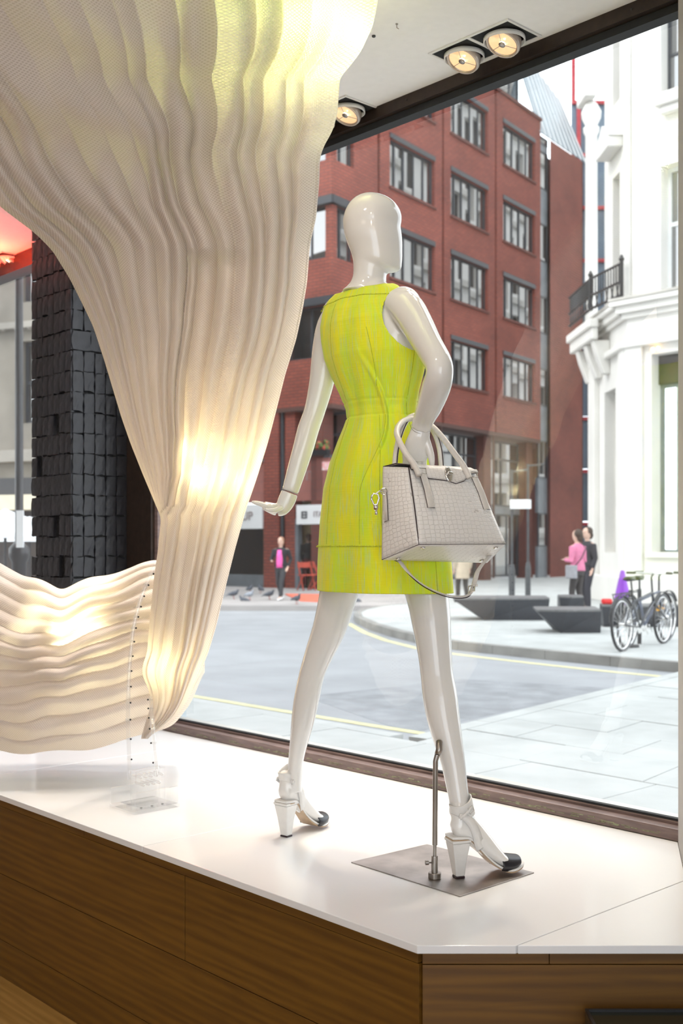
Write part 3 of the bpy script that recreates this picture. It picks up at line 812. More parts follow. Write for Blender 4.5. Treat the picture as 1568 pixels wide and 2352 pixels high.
# ------------------------------------------------------------------ mannequin
FWD = Vector((0.74, 0.672, 0)); LAT = Vector((0.672, -0.74, 0))   # facing / towards its right hand side
def ell(c, a, b, yaw=None, n=40, k=2.0, drop=0.0, front=0.0):
    """ring: a = half width along LAT, b = half depth along FWD"""
    out = []
    for i in range(n):
        th = 2 * PI * i / n
        ct, st = math.cos(th), math.sin(th)
        x = a * math.copysign(abs(ct) ** (2 / k), ct); y = b * math.copysign(abs(st) ** (2 / k), st)
        out.append(Vector(c) + LAT * x + FWD * y)
    return out
# (py, left px, right px, depth ratio)
DR = [(1358, 732, 1036, .70), (1290, 733, 1031, .70), (1200, 737, 1016, .70), (1120, 744, 1001, .70), (1060, 759, 988, .70), (1010, 778, 972, .72), (980, 791, 961, .76), (958, 799, 955, .80), (938, 797, 953, .80), (900, 782, 960, .76), (860, 763, 969, .72), (820, 747, 974, .68), (780, 739, 966, .62), (745, 735, 952, .56), (715, 738, 932, .48), (697, 742, 925, .42), (683, 749, 919, .38), (673, 762, 911, .40), (664, 779, 900, .50), (650, 800, 886, .75), (640, 806, 884, .9)]
DYC = 3.08
def torso(s):
    """s in pixel row units; returns centre, a, b"""
    r = np.array(DR)[::-1]
    xl = np.interp(s, r[:, 0], r[:, 1]); xr = np.interp(s, r[:, 0], r[:, 2]); k = np.interp(s, r[:, 0], r[:, 3])
    e = (xr - xl) / 2 / F * DYC
    a = e / math.sqrt(.4516 + .5476 * k * k)
    return Vector((((xl + xr) / 2 - CX) / F * DYC, DYC, EYE + (HY - s) / F * DYC)), a, a * k
def dense(tab, n):
    """catmull resample of a list of tuples"""
    A = np.array(tab, float); m = len(A); t = np.linspace(0, m - 1, n); o = []
    for q in t:
        i = min(int(q), m - 2); f = q - i
        p0, p1, p2, p3 = A[max(i - 1, 0)], A[i], A[i + 1], A[min(i + 2, m - 1)]
        o.append(0.5 * ((2 * p1) + (-p0 + p2) * f + (2 * p0 - 5 * p1 + 4 * p2 - p3) * f * f + (-p0 + 3 * p1 - 3 * p2 + p3) * f ** 3))
    return o
def limb(mb, tab, n=36, seg=28, flat=None):
    """tab rows: px, py, Y, ra(px units, image half width), ratio of depth"""
    D = dense(tab, n); pts, rr = [], []
    for r in D:
        pts.append(at(r[0], r[1], r[2])); w = r[3] / F * r[2]; rr.append((w, w * r[4]))
    mb.tube(pts, rr, seg, flat=flat or (1, 0, 0))

def remeshed(name, mb, vox, smooth_n=4):
    me = mb.mesh(name + '_src')
    o = bpy.data.objects.new(name + '_src', me); COL.objects.link(o)
    md = o.modifiers.new('r', 'REMESH'); md.mode = 'VOXEL'; md.voxel_size = vox; md.use_smooth_shade = True
    if smooth_n:
        sm_ = o.modifiers.new('s', 'SMOOTH'); sm_.iterations = smooth_n; sm_.factor = 0.5
    dg = bpy.context.evaluated_depsgraph_get(); dg.update()
    res = bpy.data.meshes.new_from_object(o.evaluated_get(dg))
    res.name = name
    bpy.data.objects.remove(o)
    res.shade_smooth()
    return res

man = thing('mannequin', (0.09, 3.02, PLAT), 'gloss white female shop mannequin seen from behind, striding, one hand on its hip', 'mannequin')
B = MB()
# torso under the dress (8 mm inside it) down to the upper thighs, and neck
R = []
for s in np.linspace(1235, 640, 60):
    c, a, b = torso(s); d = 0.008 if s > 700 else 0.006
    if s > 1040: a *= 0.92; b *= .92
    R.append(ell(c, a - d, b - d, n=48))
B.rings(R)
# neck and head: px rows (py, left, right, depth half ratio)
HD = [(668, 783, 893, .72), (655, 799, 888, .82), (640, 808, 887, .9), (625, 811, 888, .98), (612, 811, 889, 1.0), (598, 811, 890, 1.0)]
HH = [(627, 868, 893, .5), (624, 845, 914, .62), (617, 822, 921, .74), (606, 812, 923, .80), (592, 809, 924, .84), (575, 804, 924, .86), (555, 796, 924, .88), (535, 790, 922, .88), (520, 788, 920, .88), (508, 787, 922, .88), (495, 789, 922, .88), (480, 794, 917, .88), (465, 803, 906, .86), (454, 815, 892, .84), (447, 828, 876, .8), (444, 840, 863, .7)]
def headrings(tab, Yc, n, front=0.0, dense_n=30):
    R = []
    for r in dense(tab, dense_n):
        cx = (r[1] + r[2]) / 2; e = (r[2] - r[1]) / 2 / F * Yc; c = at(cx, r[0], Yc)
        ring = []
        for i in range(n):
            th = 2 * PI * i / n
            ct, st = math.cos(th), math.sin(th)
            nar = 1 - front * max(0, ct) ** 1.5
            ring.append(c + Vector((e * ct, e * r[3] * st * nar, 0)))
        R.append(ring)
    return R
B.rings(headrings(HD, 3.07, 40))
B.rings(headrings(HH, 3.07, 48, 0.34, 50))
# shoulders
B.sphere(at(925, 706, 2.99), (0.052, 0.058, 0.055), 20, 14)
B.sphere(at(768, 726, 3.16), (0.036, 0.050, 0.050), 20, 14)
# right arm, elbow pushed back, hand on the hip
limb(B, [(900, 700, 3.00, 36, 1.0), (930, 708, 2.96, 42, .95), (955, 742, 2.90, 38, 1.0), (983, 792, 2.82, 33, 1.05), (1006, 834, 2.765, 32, 1.1), (1009, 860, 2.755, 32, 1.1), (1001, 890, 2.78, 33.5, 1.05), (987, 930, 2.82, 30, 1.0), (973, 963, 2.86, 25, .95), (966, 985, 2.875, 23, .95)])
# left arm
limb(B, [(775, 718, 3.15, 30, 1.1), (762, 750, 3.18, 35, 1.1), (750, 800, 3.20, 33, 1.1), (738, 880, 3.215, 28.5, 1.1), (722, 945, 3.215, 24.5, 1.05), (708, 985, 3.21, 25, 1.0), (696, 1030, 3.205, 24, 1.0), (681, 1080, 3.20, 22, .9), (666, 1130, 3.20, 19.5, .8)])
# legs
limb(B, [(802, 1190, 3.13, 62, 1.15), (795, 1290, 3.14, 54, 1.15), (776, 1370, 3.16, 44, 1.15), (757, 1440, 3.17, 39, 1.15), (733, 1500, 3.18, 33, 1.1), (717, 1545, 3.19, 29.5, 1.1), (705, 1600, 3.20, 29.5, 1.15), (696, 1650, 3.215, 27, 1.15), (686, 1705, 3.235, 21, 1.15), (679, 1750, 3.25, 17.5, 1.15), (677, 1785, 3.26, 17.5, 1.2), (676, 1815, 3.265, 18, 1.2)], n=60)
limb(B, [(945, 1190, 3.02, 66, 1.15), (965, 1290, 3.00, 58, 1.15), (982, 1375, 2.98, 49, 1.15), (990, 1430, 2.96, 45, 1.15), (998, 1500, 2.94, 39.5, 1.1), (1003, 1550, 2.93, 38, 1.1), (1010, 1600, 2.92, 40, 1.15), (1018, 1650, 2.905, 38, 1.15), (1030, 1705, 2.89, 33, 1.15), (1040, 1750, 2.88, 28.5, 1.15), (1048, 1800, 2.87, 25, 1.15), (1054, 1840, 2.865, 23.5, 1.2), (1054, 1870, 2.865, 24, 1.2)], n=60)
# feet in a local frame: x forward, y sideways, z up
class Foot:
    def __init__(s, heel, toe, Lf):
        s.o = Vector((heel.x, heel.y, PLAT)); d = toe - heel; d.z = 0; d.normalize()
        s.x = d; s.y = Vector((-d.y, d.x, 0)); s.k = Lf / 0.185
    def p(s, x, y, z):
        return s.o + s.x * (x * s.k) + s.y * y + Vector((0, 0, z))
FT = [Foot(Vector((0.291, 2.845, 0)), Vector((0.453, 2.902, 0)), 0.176), Foot(Vector((-0.165, 3.25, 0)), Vector((-0.06, 3.38, 0)), 0.172)]
def foot_rings(f):
    # x, z centre, half width, half height, tilt
    tab = [(-0.012, .128, .010, .012), (-0.006, .130, .021, .022), (0.008, .130, .025, .030), (0.030, .128, .027, .036), (0.055, .108, .028, .033), (0.085, .080, .030, .028), (0.112, .055, .034, .022), (0.135, .037, .036, .017), (0.155, .030, .035, .014), (0.172, .028, .029, .011), (0.183, .028, .018, .007)]
    R = []
    D = dense(tab, 34)
    for i, r in enumerate(D):
        q0, q1 = D[max(i - 1, 0)], D[min(i + 1, len(D) - 1)]
        t = Vector((q1[0] - q0[0], q1[1] - q0[1])).normalized()
        t = (t * 0.6 + Vector((1, 0)) * 0.4).normalized()
        nx, nz_ = -t.y, t.x
        R.append([f.p(r[0] + nx * r[3] * math.sin(2 * PI * k / 24), r[2] * math.cos(2 * PI * k / 24), r[1] + nz_ * r[3] * math.sin(2 * PI * k / 24)) for k in range(24)])
    return R
for f in FT:
    B.rings(foot_rings(f))
    a = f.p(0.010, 0, 0.19); b = f.p(0.012, 0, 0.135); c = f.p(0.03, 0, 0.12)
    B.tube([a, a.lerp(b, .5), b, c], [.021, .022, .026, .02], 20)
body = obj('body', remeshed('body', B, 0.0042, 5), M['mannequin'], man)

# hands with separate fingers
def hand(pts, fing, thumb, palm):
    H = MB()
    limb(H, palm, 18, 24)
    for fg in fing + [thumb]:
        limb(H, fg, 14, 12)
    return remeshed('hand', H, 0.0022, 2)
# right hand, hanging down along the hip behind the bag handles (px, py, Y, r, ratio)
pr = [(966, 986, 2.876, 22, .8), (962, 1004, 2.878, 25, .7), (957, 1025, 2.884, 29, .5), (953, 1045, 2.892, 30, .42), (952, 1058, 2.897, 28, .38)]
fr_ = [[(932, 1050, 2.895, 7.2, .9), (929, 1080, 2.905, 6.8, .9), (930, 1105, 2.915, 6.2, .9), (933, 1125, 2.92, 4.5, .9)],
       [(946, 1052, 2.895, 7.6, .9), (944, 1085, 2.905, 7.2, .9), (945, 1115, 2.915, 6.5, .9), (948, 1138, 2.92, 4.6, .9)],
       [(960, 1052, 2.895, 7.6, .9), (959, 1085, 2.905, 7.0, .9), (960, 1112, 2.915, 6.2, .9), (962, 1132, 2.92, 4.5, .9)],
       [(973, 1048, 2.893, 6.8, .9), (974, 1075, 2.902, 6.2, .9), (974, 1098, 2.91, 5.6, .9), (975, 1114, 2.915, 4.0, .9)]]
th_ = [(975, 1005, 2.878, 11, .9), (984, 1028, 2.876, 9, .9), (990, 1050, 2.88, 8, .9), (992, 1072, 2.888, 5.5, .9)]
obj('hand', hand(None, fr_, th_, pr), M['mannequin'], man, label='right hand behind the bag handles')
# left hand bent out flat at the wrist
plh = [(665, 1132, 3.20, 19.6, .8), (657, 1152, 3.20, 20, .75), (647, 1168, 3.20, 17, .8), (634, 1170, 3.20, 14.5, 1.2), (620, 1166, 3.20, 12.5, 1.9), (606, 1161, 3.20, 10, 2.4)]
def lf(dy, L_, dz):
    return [(612, 1162 + dz, 3.20 + dy, 6.2, .9), (600 - L_ * .3, 1157 + dz, 3.20 + dy * 1.2, 5.4, .9), (590 - L_ * .5, 1154 + dz, 3.20 + dy * 1.3, 4.6, .9), (583 - L_ * .7, 1153 + dz, 3.20 + dy * 1.35, 3.0, .9)]
obj('hand', hand(None, [lf(-0.027, 2, 2), lf(-0.009, 8, 0), lf(0.009, 5, 0), lf(0.027, -2, 1)], [(645, 1166, 3.175, 8, .9), (632, 1172, 3.155, 6.6, .9), (618, 1172, 3.148, 5.6, .9), (608, 1170, 3.146, 3.6, .9)], plh), M['mannequin'], man, label='left hand bent outwards, palm down')
seam = mat('seam_line', (0.33, 0.31, 0.29), 0.5, noise=(30, 0.1))
def wrist_ring(c, ax, r1, r2):
    ax = ax.normalized(); u = (Vector((1, 0, 0)) - ax.x * ax).normalized(); v = ax.cross(u)
    return MB().tube([c + u * math.cos(2 * PI * k / 40) * r1 + v * math.sin(2 * PI * k / 40) * r2 for k in range(40)], 0.0007, 6, closed=True)
c1, c2 = at(666, 1129, 3.20), at(686, 1070, 3.20)
obj('wrist_joint', wrist_ring(c1, c1 - c2, 19.2 / F * 3.2, 19.2 / F * 3.2 * .82), seam, man)
c1, c2 = at(966, 984, 2.876), at(976, 955, 2.85)
obj('wrist_joint', wrist_ring(c1, c1 - c2, 23.3 / F * 2.88, 23.3 / F * 2.88 * .92), seam, man)

# ------------------------------------------------------------------ dress
def dress_mat():
    m = bpy.data.materials.new('lime_tweed'); m.use_nodes = True
    N = m.node_tree.nodes; L = m.node_tree.links; b = N['Principled BSDF']
    t = N.new('ShaderNodeTexCoord')
    def nz_(scale, st, det=3):
        mp = N.new('ShaderNodeMapping'); mp.inputs['Scale'].default_value = st; L.new(t.outputs['UV'], mp.inputs[0])
        n = N.new('ShaderNodeTexNoise'); n.inputs['Scale'].default_value = scale; n.inputs['Detail'].default_value = det; L.new(mp.outputs[0], n.inputs['Vector']); return n.outputs['Fac']
    v = nz_(1, (260, 14, 1)); h = nz_(1, (18, 330, 1)); big = nz_(1, (22, 6, 1))
    r1 = N.new('ShaderNodeValToRGB'); r1.color_ramp.elements[0].position = .38; r1.color_ramp.elements[0].color = (.82, .82, .012, 1); r1.color_ramp.elements[1].position = .64; r1.color_ramp.elements[1].color = (.64, .84, .028, 1)
    L.new(big, r1.inputs[0])
    def mixc(fac, c, a, b_):
        mx = N.new('ShaderNodeMix'); mx.data_type = 'RGBA'; L.new(fac, mx.inputs[0]); L.new(a, mx.inputs[6]); mx.inputs[7].default_value = (*c, 1); return mx.outputs[2]
    def rmp(f, lo, hi, k):
        r = N.new('ShaderNodeMapRange'); r.inputs[1].default_value = lo; r.inputs[2].default_value = hi; r.inputs[3].default_value = 0; r.inputs[4].default_value = k; L.new(f, r.inputs[0]); return r.outputs[0]
    c = mixc(rmp(v, .50, .70, .6), (.46, .68, .34), r1.outputs[0], None)
    c = mixc(rmp(h, .52, .75, .5), (.78, .74, .03), c, None)
    L.new(c, b.inputs['Base Color']); b.inputs['Roughness'].default_value = .85
    b.inputs['Sheen Weight'].default_value = .15
    ad = N.new('ShaderNodeMath'); L.new(v, ad.inputs[0]); L.new(h, ad.inputs[1])
    bp = N.new('ShaderNodeBump'); bp.inputs['Strength'].default_value = .5; bp.inputs['Distance'].default_value = .0012; L.new(ad.outputs[0], bp.inputs['Height']); L.new(bp.outputs[0], b.inputs['Normal'])
    return m
M['dress'] = dress_mat()
M['dress_dark'] = mat('lime_seam_thread', (0.42, 0.50, 0.02), 0.9, noise=(200, 0.2))
M['dress_fringe'] = mat('lime_fringe_yarn', (0.66, 0.74, 0.06), 0.9, noise=(300, 0.25), bump=(500, 1, 0.003))

def dpos(th, s, off=0.0):
    """point on the dress: th angle (0 = its right side, pi/2 = front, -pi/2 = back), s pixel row"""
    c, a, b = torso(s)
    k = smooth((s - 980) / 380.0); k = float(k)
    # soft folds in the skirt and bodice
    fold = 0.0045 * k * (math.sin(5 * th + 0.8) + 0.7 * math.sin(9 * th + 2 + s / 300)) + 0.0022 * math.sin(11 * th + s / 90) * (1 - k)
    d = off + fold
    # centre back pleat: a ridge running down from the waist
    tb = -PI / 2 + 0.80 - 0.50 * smooth((s - 958) / 190) if s > 958 else -PI / 2 + 0.80 - 0.55 * smooth((958 - s) / 170)
    dd = (th - tb + PI) % (2 * PI) - PI
    fade = (1 - smooth((s - 958) / 220)) if s > 958 else (1 - smooth((938 - s) / 150)) if s < 938 else 1
    d += 0.010 * float(fade) * math.exp(-(dd / 0.05) ** 2 * 1.0) * (1 if dd < 0 else math.exp(-(dd / 0.018) ** 2)) - 0.006 * float(fade) * math.exp(-((dd - 0.08) / 0.05) ** 2)
    # waistband groove
    d -= 0.0022 * (math.exp(-((s - 924) / 2.0) ** 2) + math.exp(-((s - 960) / 2.0) ** 2))
    a2, b2 = a + d, b + d
    return c + LAT * (a2 * math.cos(th)) + FWD * (b2 * math.sin(th))
NT, NS = 300, 260
S0 = 1358.0
holeR = dict(c=744.0, h=69.0, w=0.62)      # armhole centre row, half height, half angle
def neck_row(th):
    # back neckline scoops a little; sides reach the base of the neck
    s_ = math.sin(th)
    base = 668 + 4 * max(0.0, -s_) + 30 * max(0, s_)
    return base
V, UVs, alive = [], [], []
for j in range(NS + 1):
    for i in range(NT):
        th = 2 * PI * i / NT - PI
        top = neck_row(th)
        s = S0 + (top - S0) * (j / NS)
        V.append((th, s))
def in_hole(th, s):
    for t0, w in ((0.0, 0.74), (PI, 0.62)):
        d = (th - t0 + PI) % (2 * PI) - PI
        cc = 754.0 if t0 == 0 else 750.0
        hh = 70.0 if t0 == 0 else 62.0
        q = (d / w) ** 2 + ((s - cc) / hh) ** 2
        if q < 1: return (t0, w, cc, hh, d, math.sqrt(max(q, 1e-6)))
    return None
faces = []
for j in range(NS):
    for i in range(NT):
        i2 = (i + 1) % NT
        q = [j * NT + i, j * NT + i2, (j + 1) * NT + i2, (j + 1) * NT + i]
        th = 2 * PI * (i + .5) / NT - PI
        s = (V[q[0]][1] + V[q[2]][1]) / 2
        if not in_hole(th, s): faces.append(q)
used_v = sorted({k for q in faces for k in q}); rem = {k: n for n, k in enumerate(used_v)}
P3, uvv = [], []
for k in used_v:
    th, s = V[k]
    hh = in_hole(th, s)
    if hh:
        t0, w, cc, hgt, d, q = hh
        th = t0 + d / q; s = cc + (s - cc) / q
    P3.append(dpos(th, s)); uvv.append((th * 0.16, s / F * 3.08))
dm = bpy.data.meshes.new('dress_shell')
dm.from_pydata([tuple(p) for p in P3], [], [[rem[k] for k in q] for q in faces])
uvl = dm.uv_layers.new(name='UVMap')
fl_ = []
for q in faces:
    us = [uvv[rem[k]] for k in q]
    if max(u[0] for u in us) - min(u[0] for u in us) > 0.5:
        us = [(u[0] + (2 * PI * 0.16 if u[0] < 0 else 0), u[1]) for u in us]
    for u in us: fl_ += [u[0], u[1]]
uvl.data.foreach_set('uv', fl_)
dm.shade_smooth()
dress = thing('dress', tuple(at(860, 1358, 3.08)), 'sleeveless lime yellow tweed dress worn by the white mannequin', 'dress')
shell = obj('dress_shell', dm, M['dress'], dress)
md = shell.modifiers.new('solid', 'SOLIDIFY'); md.thickness = 0.0022; md.offset = 1
# seams, trims
def seam_line(pts, r=0.0008, m='dress_dark', name='seam'):
    obj(name, MB().tube(pts, r, 6), M[m], dress)
def th_line(th_fn, s0, s1, n=60, off=0.0024):
    return [dpos(th_fn(s), s, off) for s in np.linspace(s0, s1, n)]
BK = -PI / 2
for base_t, kk in ((-0.42, 1), (0.62, 0)):
    seam_line(th_line(lambda s, b=base_t: BK + b * (0.75 + 0.25 * math.cos((s - 940) / 120)), 700 if kk else 770, 921))
    seam_line(th_line(lambda s, b=base_t: BK + b * 1.0, 962, 1250))
seam_line(th_line(lambda s: -0.12, 815, 1355))
seam_line(th_line(lambda s: BK + 0.78 - 0.50 * float(smooth((s - 958) / 190)), 962, 1250))
for s_ in (924, 960):
    seam_line([dpos(2 * PI * k / 120, s_, 0.0014) for k in range(121)], 0.0008)
def fringe(pts, r, seed, name):
    mbf = MB(); r_ = random.Random(seed)
    mbf.tube(pts, r, 6)
    for p in pts:
        for q in range(2):
            d = Vector((r_.uniform(-1, 1), r_.uniform(-1, 1), r_.uniform(-1, 1))).normalized()
            pp = p + Vector((r_.uniform(-.002, .002), 0, 0))
            mbf.tube([pp, pp + d * r_.uniform(.001, .003), pp + d * .004 + Vector((0, 0, -.001))], [.0004, .0003, .0002], 4)
    obj(name, mbf, M['dress_fringe'], dress, label='frayed lime fringe trim')
fringe([dpos(2 * PI * k / 420, 1254, 0.0035) for k in range(421)], 0.0012, 1, 'hem_fringe')
fringe([dpos(th, neck_row(th) + 24 + 6 * math.cos(2 * th), 0.0032) for th in np.linspace(-PI + 0.05, -0.05, 160)], 0.0012, 2, 'neck_fringe')

# ------------------------------------------------------------------ shoes
def shoe(f, label, side):
    root = thing('heeled_sandal', f.o.copy(), label, 'shoe', 'white high heeled sandals with black toe caps')
    z0 = PLAT
    g = 0.003 if side == 0 else 0.0
    # block heel
    def sec(x0, x1, w, z):
        return [f.p(x0, -w, z), f.p(x1, -w, z), f.p(x1, w, z), f.p(x0, w, z)]
    # left foot stands on slab; right on the steel plate (3 mm)
    zb = g
    H = MB().rings([sec(-0.005, 0.020, 0.013, zb + .0045), sec(-0.012, 0.024, .018, .05), sec(-0.020, 0.031, .025, .094)])
    heel = obj('heel', H, M['leather_white'], root, bevel=0.003)
    obj('heel_tip', MB().rings([sec(-0.0052, 0.0202, 0.0132, zb + 0.0002), sec(-0.0052, 0.0202, .0132, zb + .0044)]), M['edge_black'], root, bevel=0.001, label='black rubber heel tip')
    obj('heel_rand', MB().rings([sec(-0.0215, 0.0322, 0.026, .0945), sec(-0.0222, 0.0330, .0265, .1015)]), M['leather_white'], root, bevel=0.0015)
    # curved sole
    prof = [(-0.021, .1020), (0.0, .1018), (0.030, .0985), (0.052, .0795), (0.078, .052), (0.102, .030), (0.125, .016), (0.145, .0105), (0.165, .0115), (0.185, .0165), (0.197, .021)]
    wid = [.022, .027, .025, .022, .021, .026, .033, .0365, .034, .026, .013]
    D = dense([(a, b, w) for (a, b), w in zip(prof, wid)], 40)
    def lay(off, th, grow=0.0):
        R = []
        for r in D:
            w = r[2] + grow
            R.append([f.p(r[0], -w, r[1] + g + off), f.p(r[0], w, r[1] + g + off), f.p(r[0], w, r[1] + g + off + th), f.p(r[0], -w, r[1] + g + off + th)])
        return MB().rings(R)
    obj('outsole', lay(-0.0035, 0.003), M['leather_tan'], root, bevel=0.0008, label='tan leather outsole')
    obj('insole', lay(0.0, 0.0065, 0.0012), M['leather_white'], root, bevel=0.0015, label='white insole edge')
    # black toe cap, open at the toes
    R = []
    for x, zc, hw, hh in dense([(0.122, .026, .0385, .024), (0.135, .024, .040, .0255), (0.152, .023, .0385, .023), (0.168, .024, .034, .019), (0.178, .026, .029, .015)], 14):
        ring = []
        for k in range(28):
            a = PI * (-0.16 + 1.32 * k / 27)
            ring.append(f.p(x - 0.012 * max(0, -math.sin(a)) + 0.010 * math.sin(a) * ((x - .12) / .06 - .3), hw * math.cos(a), zc + g + hh * math.sin(a) * (1 if a > 0 and a < PI else 0.9)))
        R.append(ring)
    tc_ = MB(); n = 28
    vs = [p for r in R for p in r]
    tc_.add(vs, [(i * n + k, i * n + k + 1, (i + 1) * n + k + 1, (i + 1) * n + k) for i in range(len(R) - 1) for k in range(n - 1)])
    obj('toe_cap', tc_, M['leather_black'], root, sm=True, solid=0.002, label='black toe cap')
    # ankle cuff
    R = []
    for j in range(9):
        q = j / 8
        ring = []
        for k in range(36):
            a = 2 * PI * k / 36
            cxm = 0.012 + 0.008 * (1 - q)
            rx = 0.0285 + 0.004 * (1 - q) + 0.001 * q
            x = cxm + rx * math.cos(a); y = 0.0265 * math.sin(a)
            z = 0.162 + q * (0.034 + 0.012 * math.cos(a)) + 0.004 * math.cos(2 * a)
            ring.append(f.p(x, y, z))
        R.append(ring)
    cf = MB(); n = 36
    vs = [p for r in R for p in r]
    cf.add(vs, [(i * n + k, i * n + (k + 1) % n, (i + 1) * n + (k + 1) % n, (i + 1) * n + k) for i in range(8) for k in range(n)])
    cuff = obj('ankle_cuff', cf, M['leather_white'], root, sm=True, solid=0.002)
    # side straps from the cuff to the sole
    for sy in (-1, 1):
        pts = [f.p(-0.004, sy * .0285, .166), f.p(0.016, sy * .0305, .158), f.p(0.034, sy * .031, .140), f.p(0.046, sy * .029, .116), f.p(0.054, sy * .0265, .093), f.p(0.062, sy * .0245, .076)]
        D2 = dense([tuple(p) + (w,) for p, w in zip(pts, (.006, .009, .011, .012, .013, .014))], 18)
        S = MB(); vs = []
        for i, r in enumerate(D2):
            q0, q1 = D2[max(i - 1, 0)], D2[min(i + 1, 17)]
            t = (Vector(q1[:3]) - Vector(q0[:3])).normalized()
            b_ = t.cross(f.y * sy).normalized()
            vs += [Vector(r[:3]) - b_ * r[3], Vector(r[:3]) + b_ * r[3]]
        S.add(vs, [(2 * i, 2 * i + 1, 2 * i + 3, 2 * i + 2) for i in range(17)])
        obj('side_strap', S, M['leather_white'], root, sm=True, solid=0.002)
    # heel sling
    # buckle strap on the outer side
    sy = -1
    pts = [f.p(-0.002, sy * .031, .160), f.p(0.010, sy * .0325, .168), f.p(0.022, sy * .032, .177), f.p(0.034, sy * .0275, .185)]
    S = MB(); vs = []
    for p in pts: vs += [p - Vector((0, 0, .0045)), p + Vector((0, 0, .0045))]
    S.add(vs, [(2 * i, 2 * i + 1, 2 * i + 3, 2 * i + 2) for i in range(3)])
    bs = obj('buckle_strap', S, M['leather_white'], root, sm=True, solid=0.002)
    c = f.p(0.028, sy * .032, .180)
    b1, b2 = f.x * .006 + Vector((0, 0, .004)), Vector((0, 0, .007)) - f.x * .003
    obj('buckle', MB().tube([c - b1 - b2, c + b1 - b2, c + b1 + b2, c - b1 + b2], .0011, 6, closed=True), M['chrome'], bs)
    return root
shoe(FT[0], 'white high heeled sandal with black toe cap standing on the steel plate', 0)
shoe(FT[1], 'white high heeled sandal with black toe cap on the slab left of the plate', 1)

# ------------------------------------------------------------------ mannequin support
def gp(px, py): return ground(px, py, PLAT)
pc = [gp(806, 1982), gp(980, 1941), gp(1226, 2006), gp(1056, 2061)]
st = thing('mannequin_stand', tuple((pc[0] + pc[2]) / 2), 'brushed steel base plate and calf rod supporting the mannequin', 'stand')
obj('base_plate', MB().prism([(p.x, p.y) for p in pc], PLAT + 0.0002, PLAT + 0.003), M['plate'], st, bevel=0.0008)
rc = gp(998, 2020)
obj('socket', MB().lathe([(0.0155, 0.0031), (0.0165, 0.005), (0.0165, 0.016), (0.0155, 0.018), (0.0085, 0.0181), (0.0085, 0.058), (0.008, 0.060)], (rc.x, rc.y, PLAT), 20), M['steel'], st, sm=False)
Yr = rc.y
rodz = EYE + (HY - 1748) / F * Yr
rp_ = [Vector((rc.x, Yr, PLAT + 0.058)), Vector((rc.x + .001, Yr, PLAT + .2)), Vector((rc.x + .002, Yr, rodz)), at(1004, 1733, Yr), at(1008, 1722, Yr + .004), at(1008, 1705, Yr + .006)]
obj('rod', MB().tube([rp_[0], rp_[0].lerp(rp_[2], .12), rp_[0].lerp(rp_[2], .121), rp_[2], rp_[3]], [.0045, .0045, .0066, .0066, .0066], 10), M['steel'], st, sm=False, bevel=0.0005)
obj('calf_pin', MB().tube([rp_[3], rp_[4], rp_[5], at(1012, 1704, Yr + .03)], [.0075, .0085, .0085, .006], 10), M['steel'], st, sm=True, label='dark fitting plugged into the calf')
kn = Vector((rc.x, Yr, PLAT + .044))
obj('knob', MB().tube([kn, kn + Vector((-.018, -.004, 0))], .0028, 8).tube([kn + Vector((-.016, -.004, 0)), kn + Vector((-.024, -.005, 0))], [.0062, .0062], 14), M['steel'], st)

# ------------------------------------------------------------------ handbag
def croc():
    m = bpy.data.materials.new('embossed_croc_leather'); m.use_nodes = True
    N = m.node_tree.nodes; L = m.node_tree.links; b = N['Principled BSDF']
    t = N.new('ShaderNodeTexCoord'); mp = N.new('ShaderNodeMapping'); mp.inputs['Scale'].default_value = (1.0, 1.45, 1); L.new(t.outputs['UV'], mp.inputs[0])
    nd = N.new('ShaderNodeTexNoise'); nd.inputs['Scale'].default_value = 9; L.new(mp.outputs[0], nd.inputs['Vector'])
    ms = N.new('ShaderNodeVectorMath'); ms.operation = 'SCALE'; ms.inputs[3].default_value = 0.012; L.new(nd.outputs['Color'], ms.inputs[0])
    ad = N.new('ShaderNodeVectorMath'); L.new(mp.outputs[0], ad.inputs[0]); L.new(ms.outputs[0], ad.inputs[1])
    v = N.new('ShaderNodeTexVoronoi'); v.feature = 'DISTANCE_TO_EDGE'; v.inputs['Scale'].default_value = 62; v.inputs['Randomness'].default_value = 0.33; L.new(ad.outputs[0], v.inputs['Vector'])
    r = N.new('ShaderNodeValToRGB'); r.color_ramp.elements[0].position = 0.0; r.color_ramp.elements[0].color = (.50, .47, .45, 1); r.color_ramp.elements[1].position = .035; r.color_ramp.elements[1].color = (.82, .80, .78, 1)
    L.new(v.outputs['Distance'], r.inputs[0]); L.new(r.outputs[0], b.inputs['Base Color']); b.inputs['Roughness'].default_value = .3
    r2 = N.new('ShaderNodeMapRange'); r2.inputs[2].default_value = .12; L.new(v.outputs['Distance'], r2.inputs[0])
    bp = N.new('ShaderNodeBump'); bp.inputs['Strength'].default_value = .5; bp.inputs['Distance'].default_value = .0015; L.new(r2.outputs[0], bp.inputs['Height']); L.new(bp.outputs[0], b.inputs['Normal'])
    return m
M['croc'] = croc()
M['leather_pale'] = mat('pale_leather_piping', (.70, .67, .63), .35, noise=(120, .05), bump=(250, .2, .0006))
bag = thing('handbag', tuple(at(1010, 1270, 2.8)), 'pale grey crocodile embossed leather handbag hanging from the mannequin arm', 'handbag')
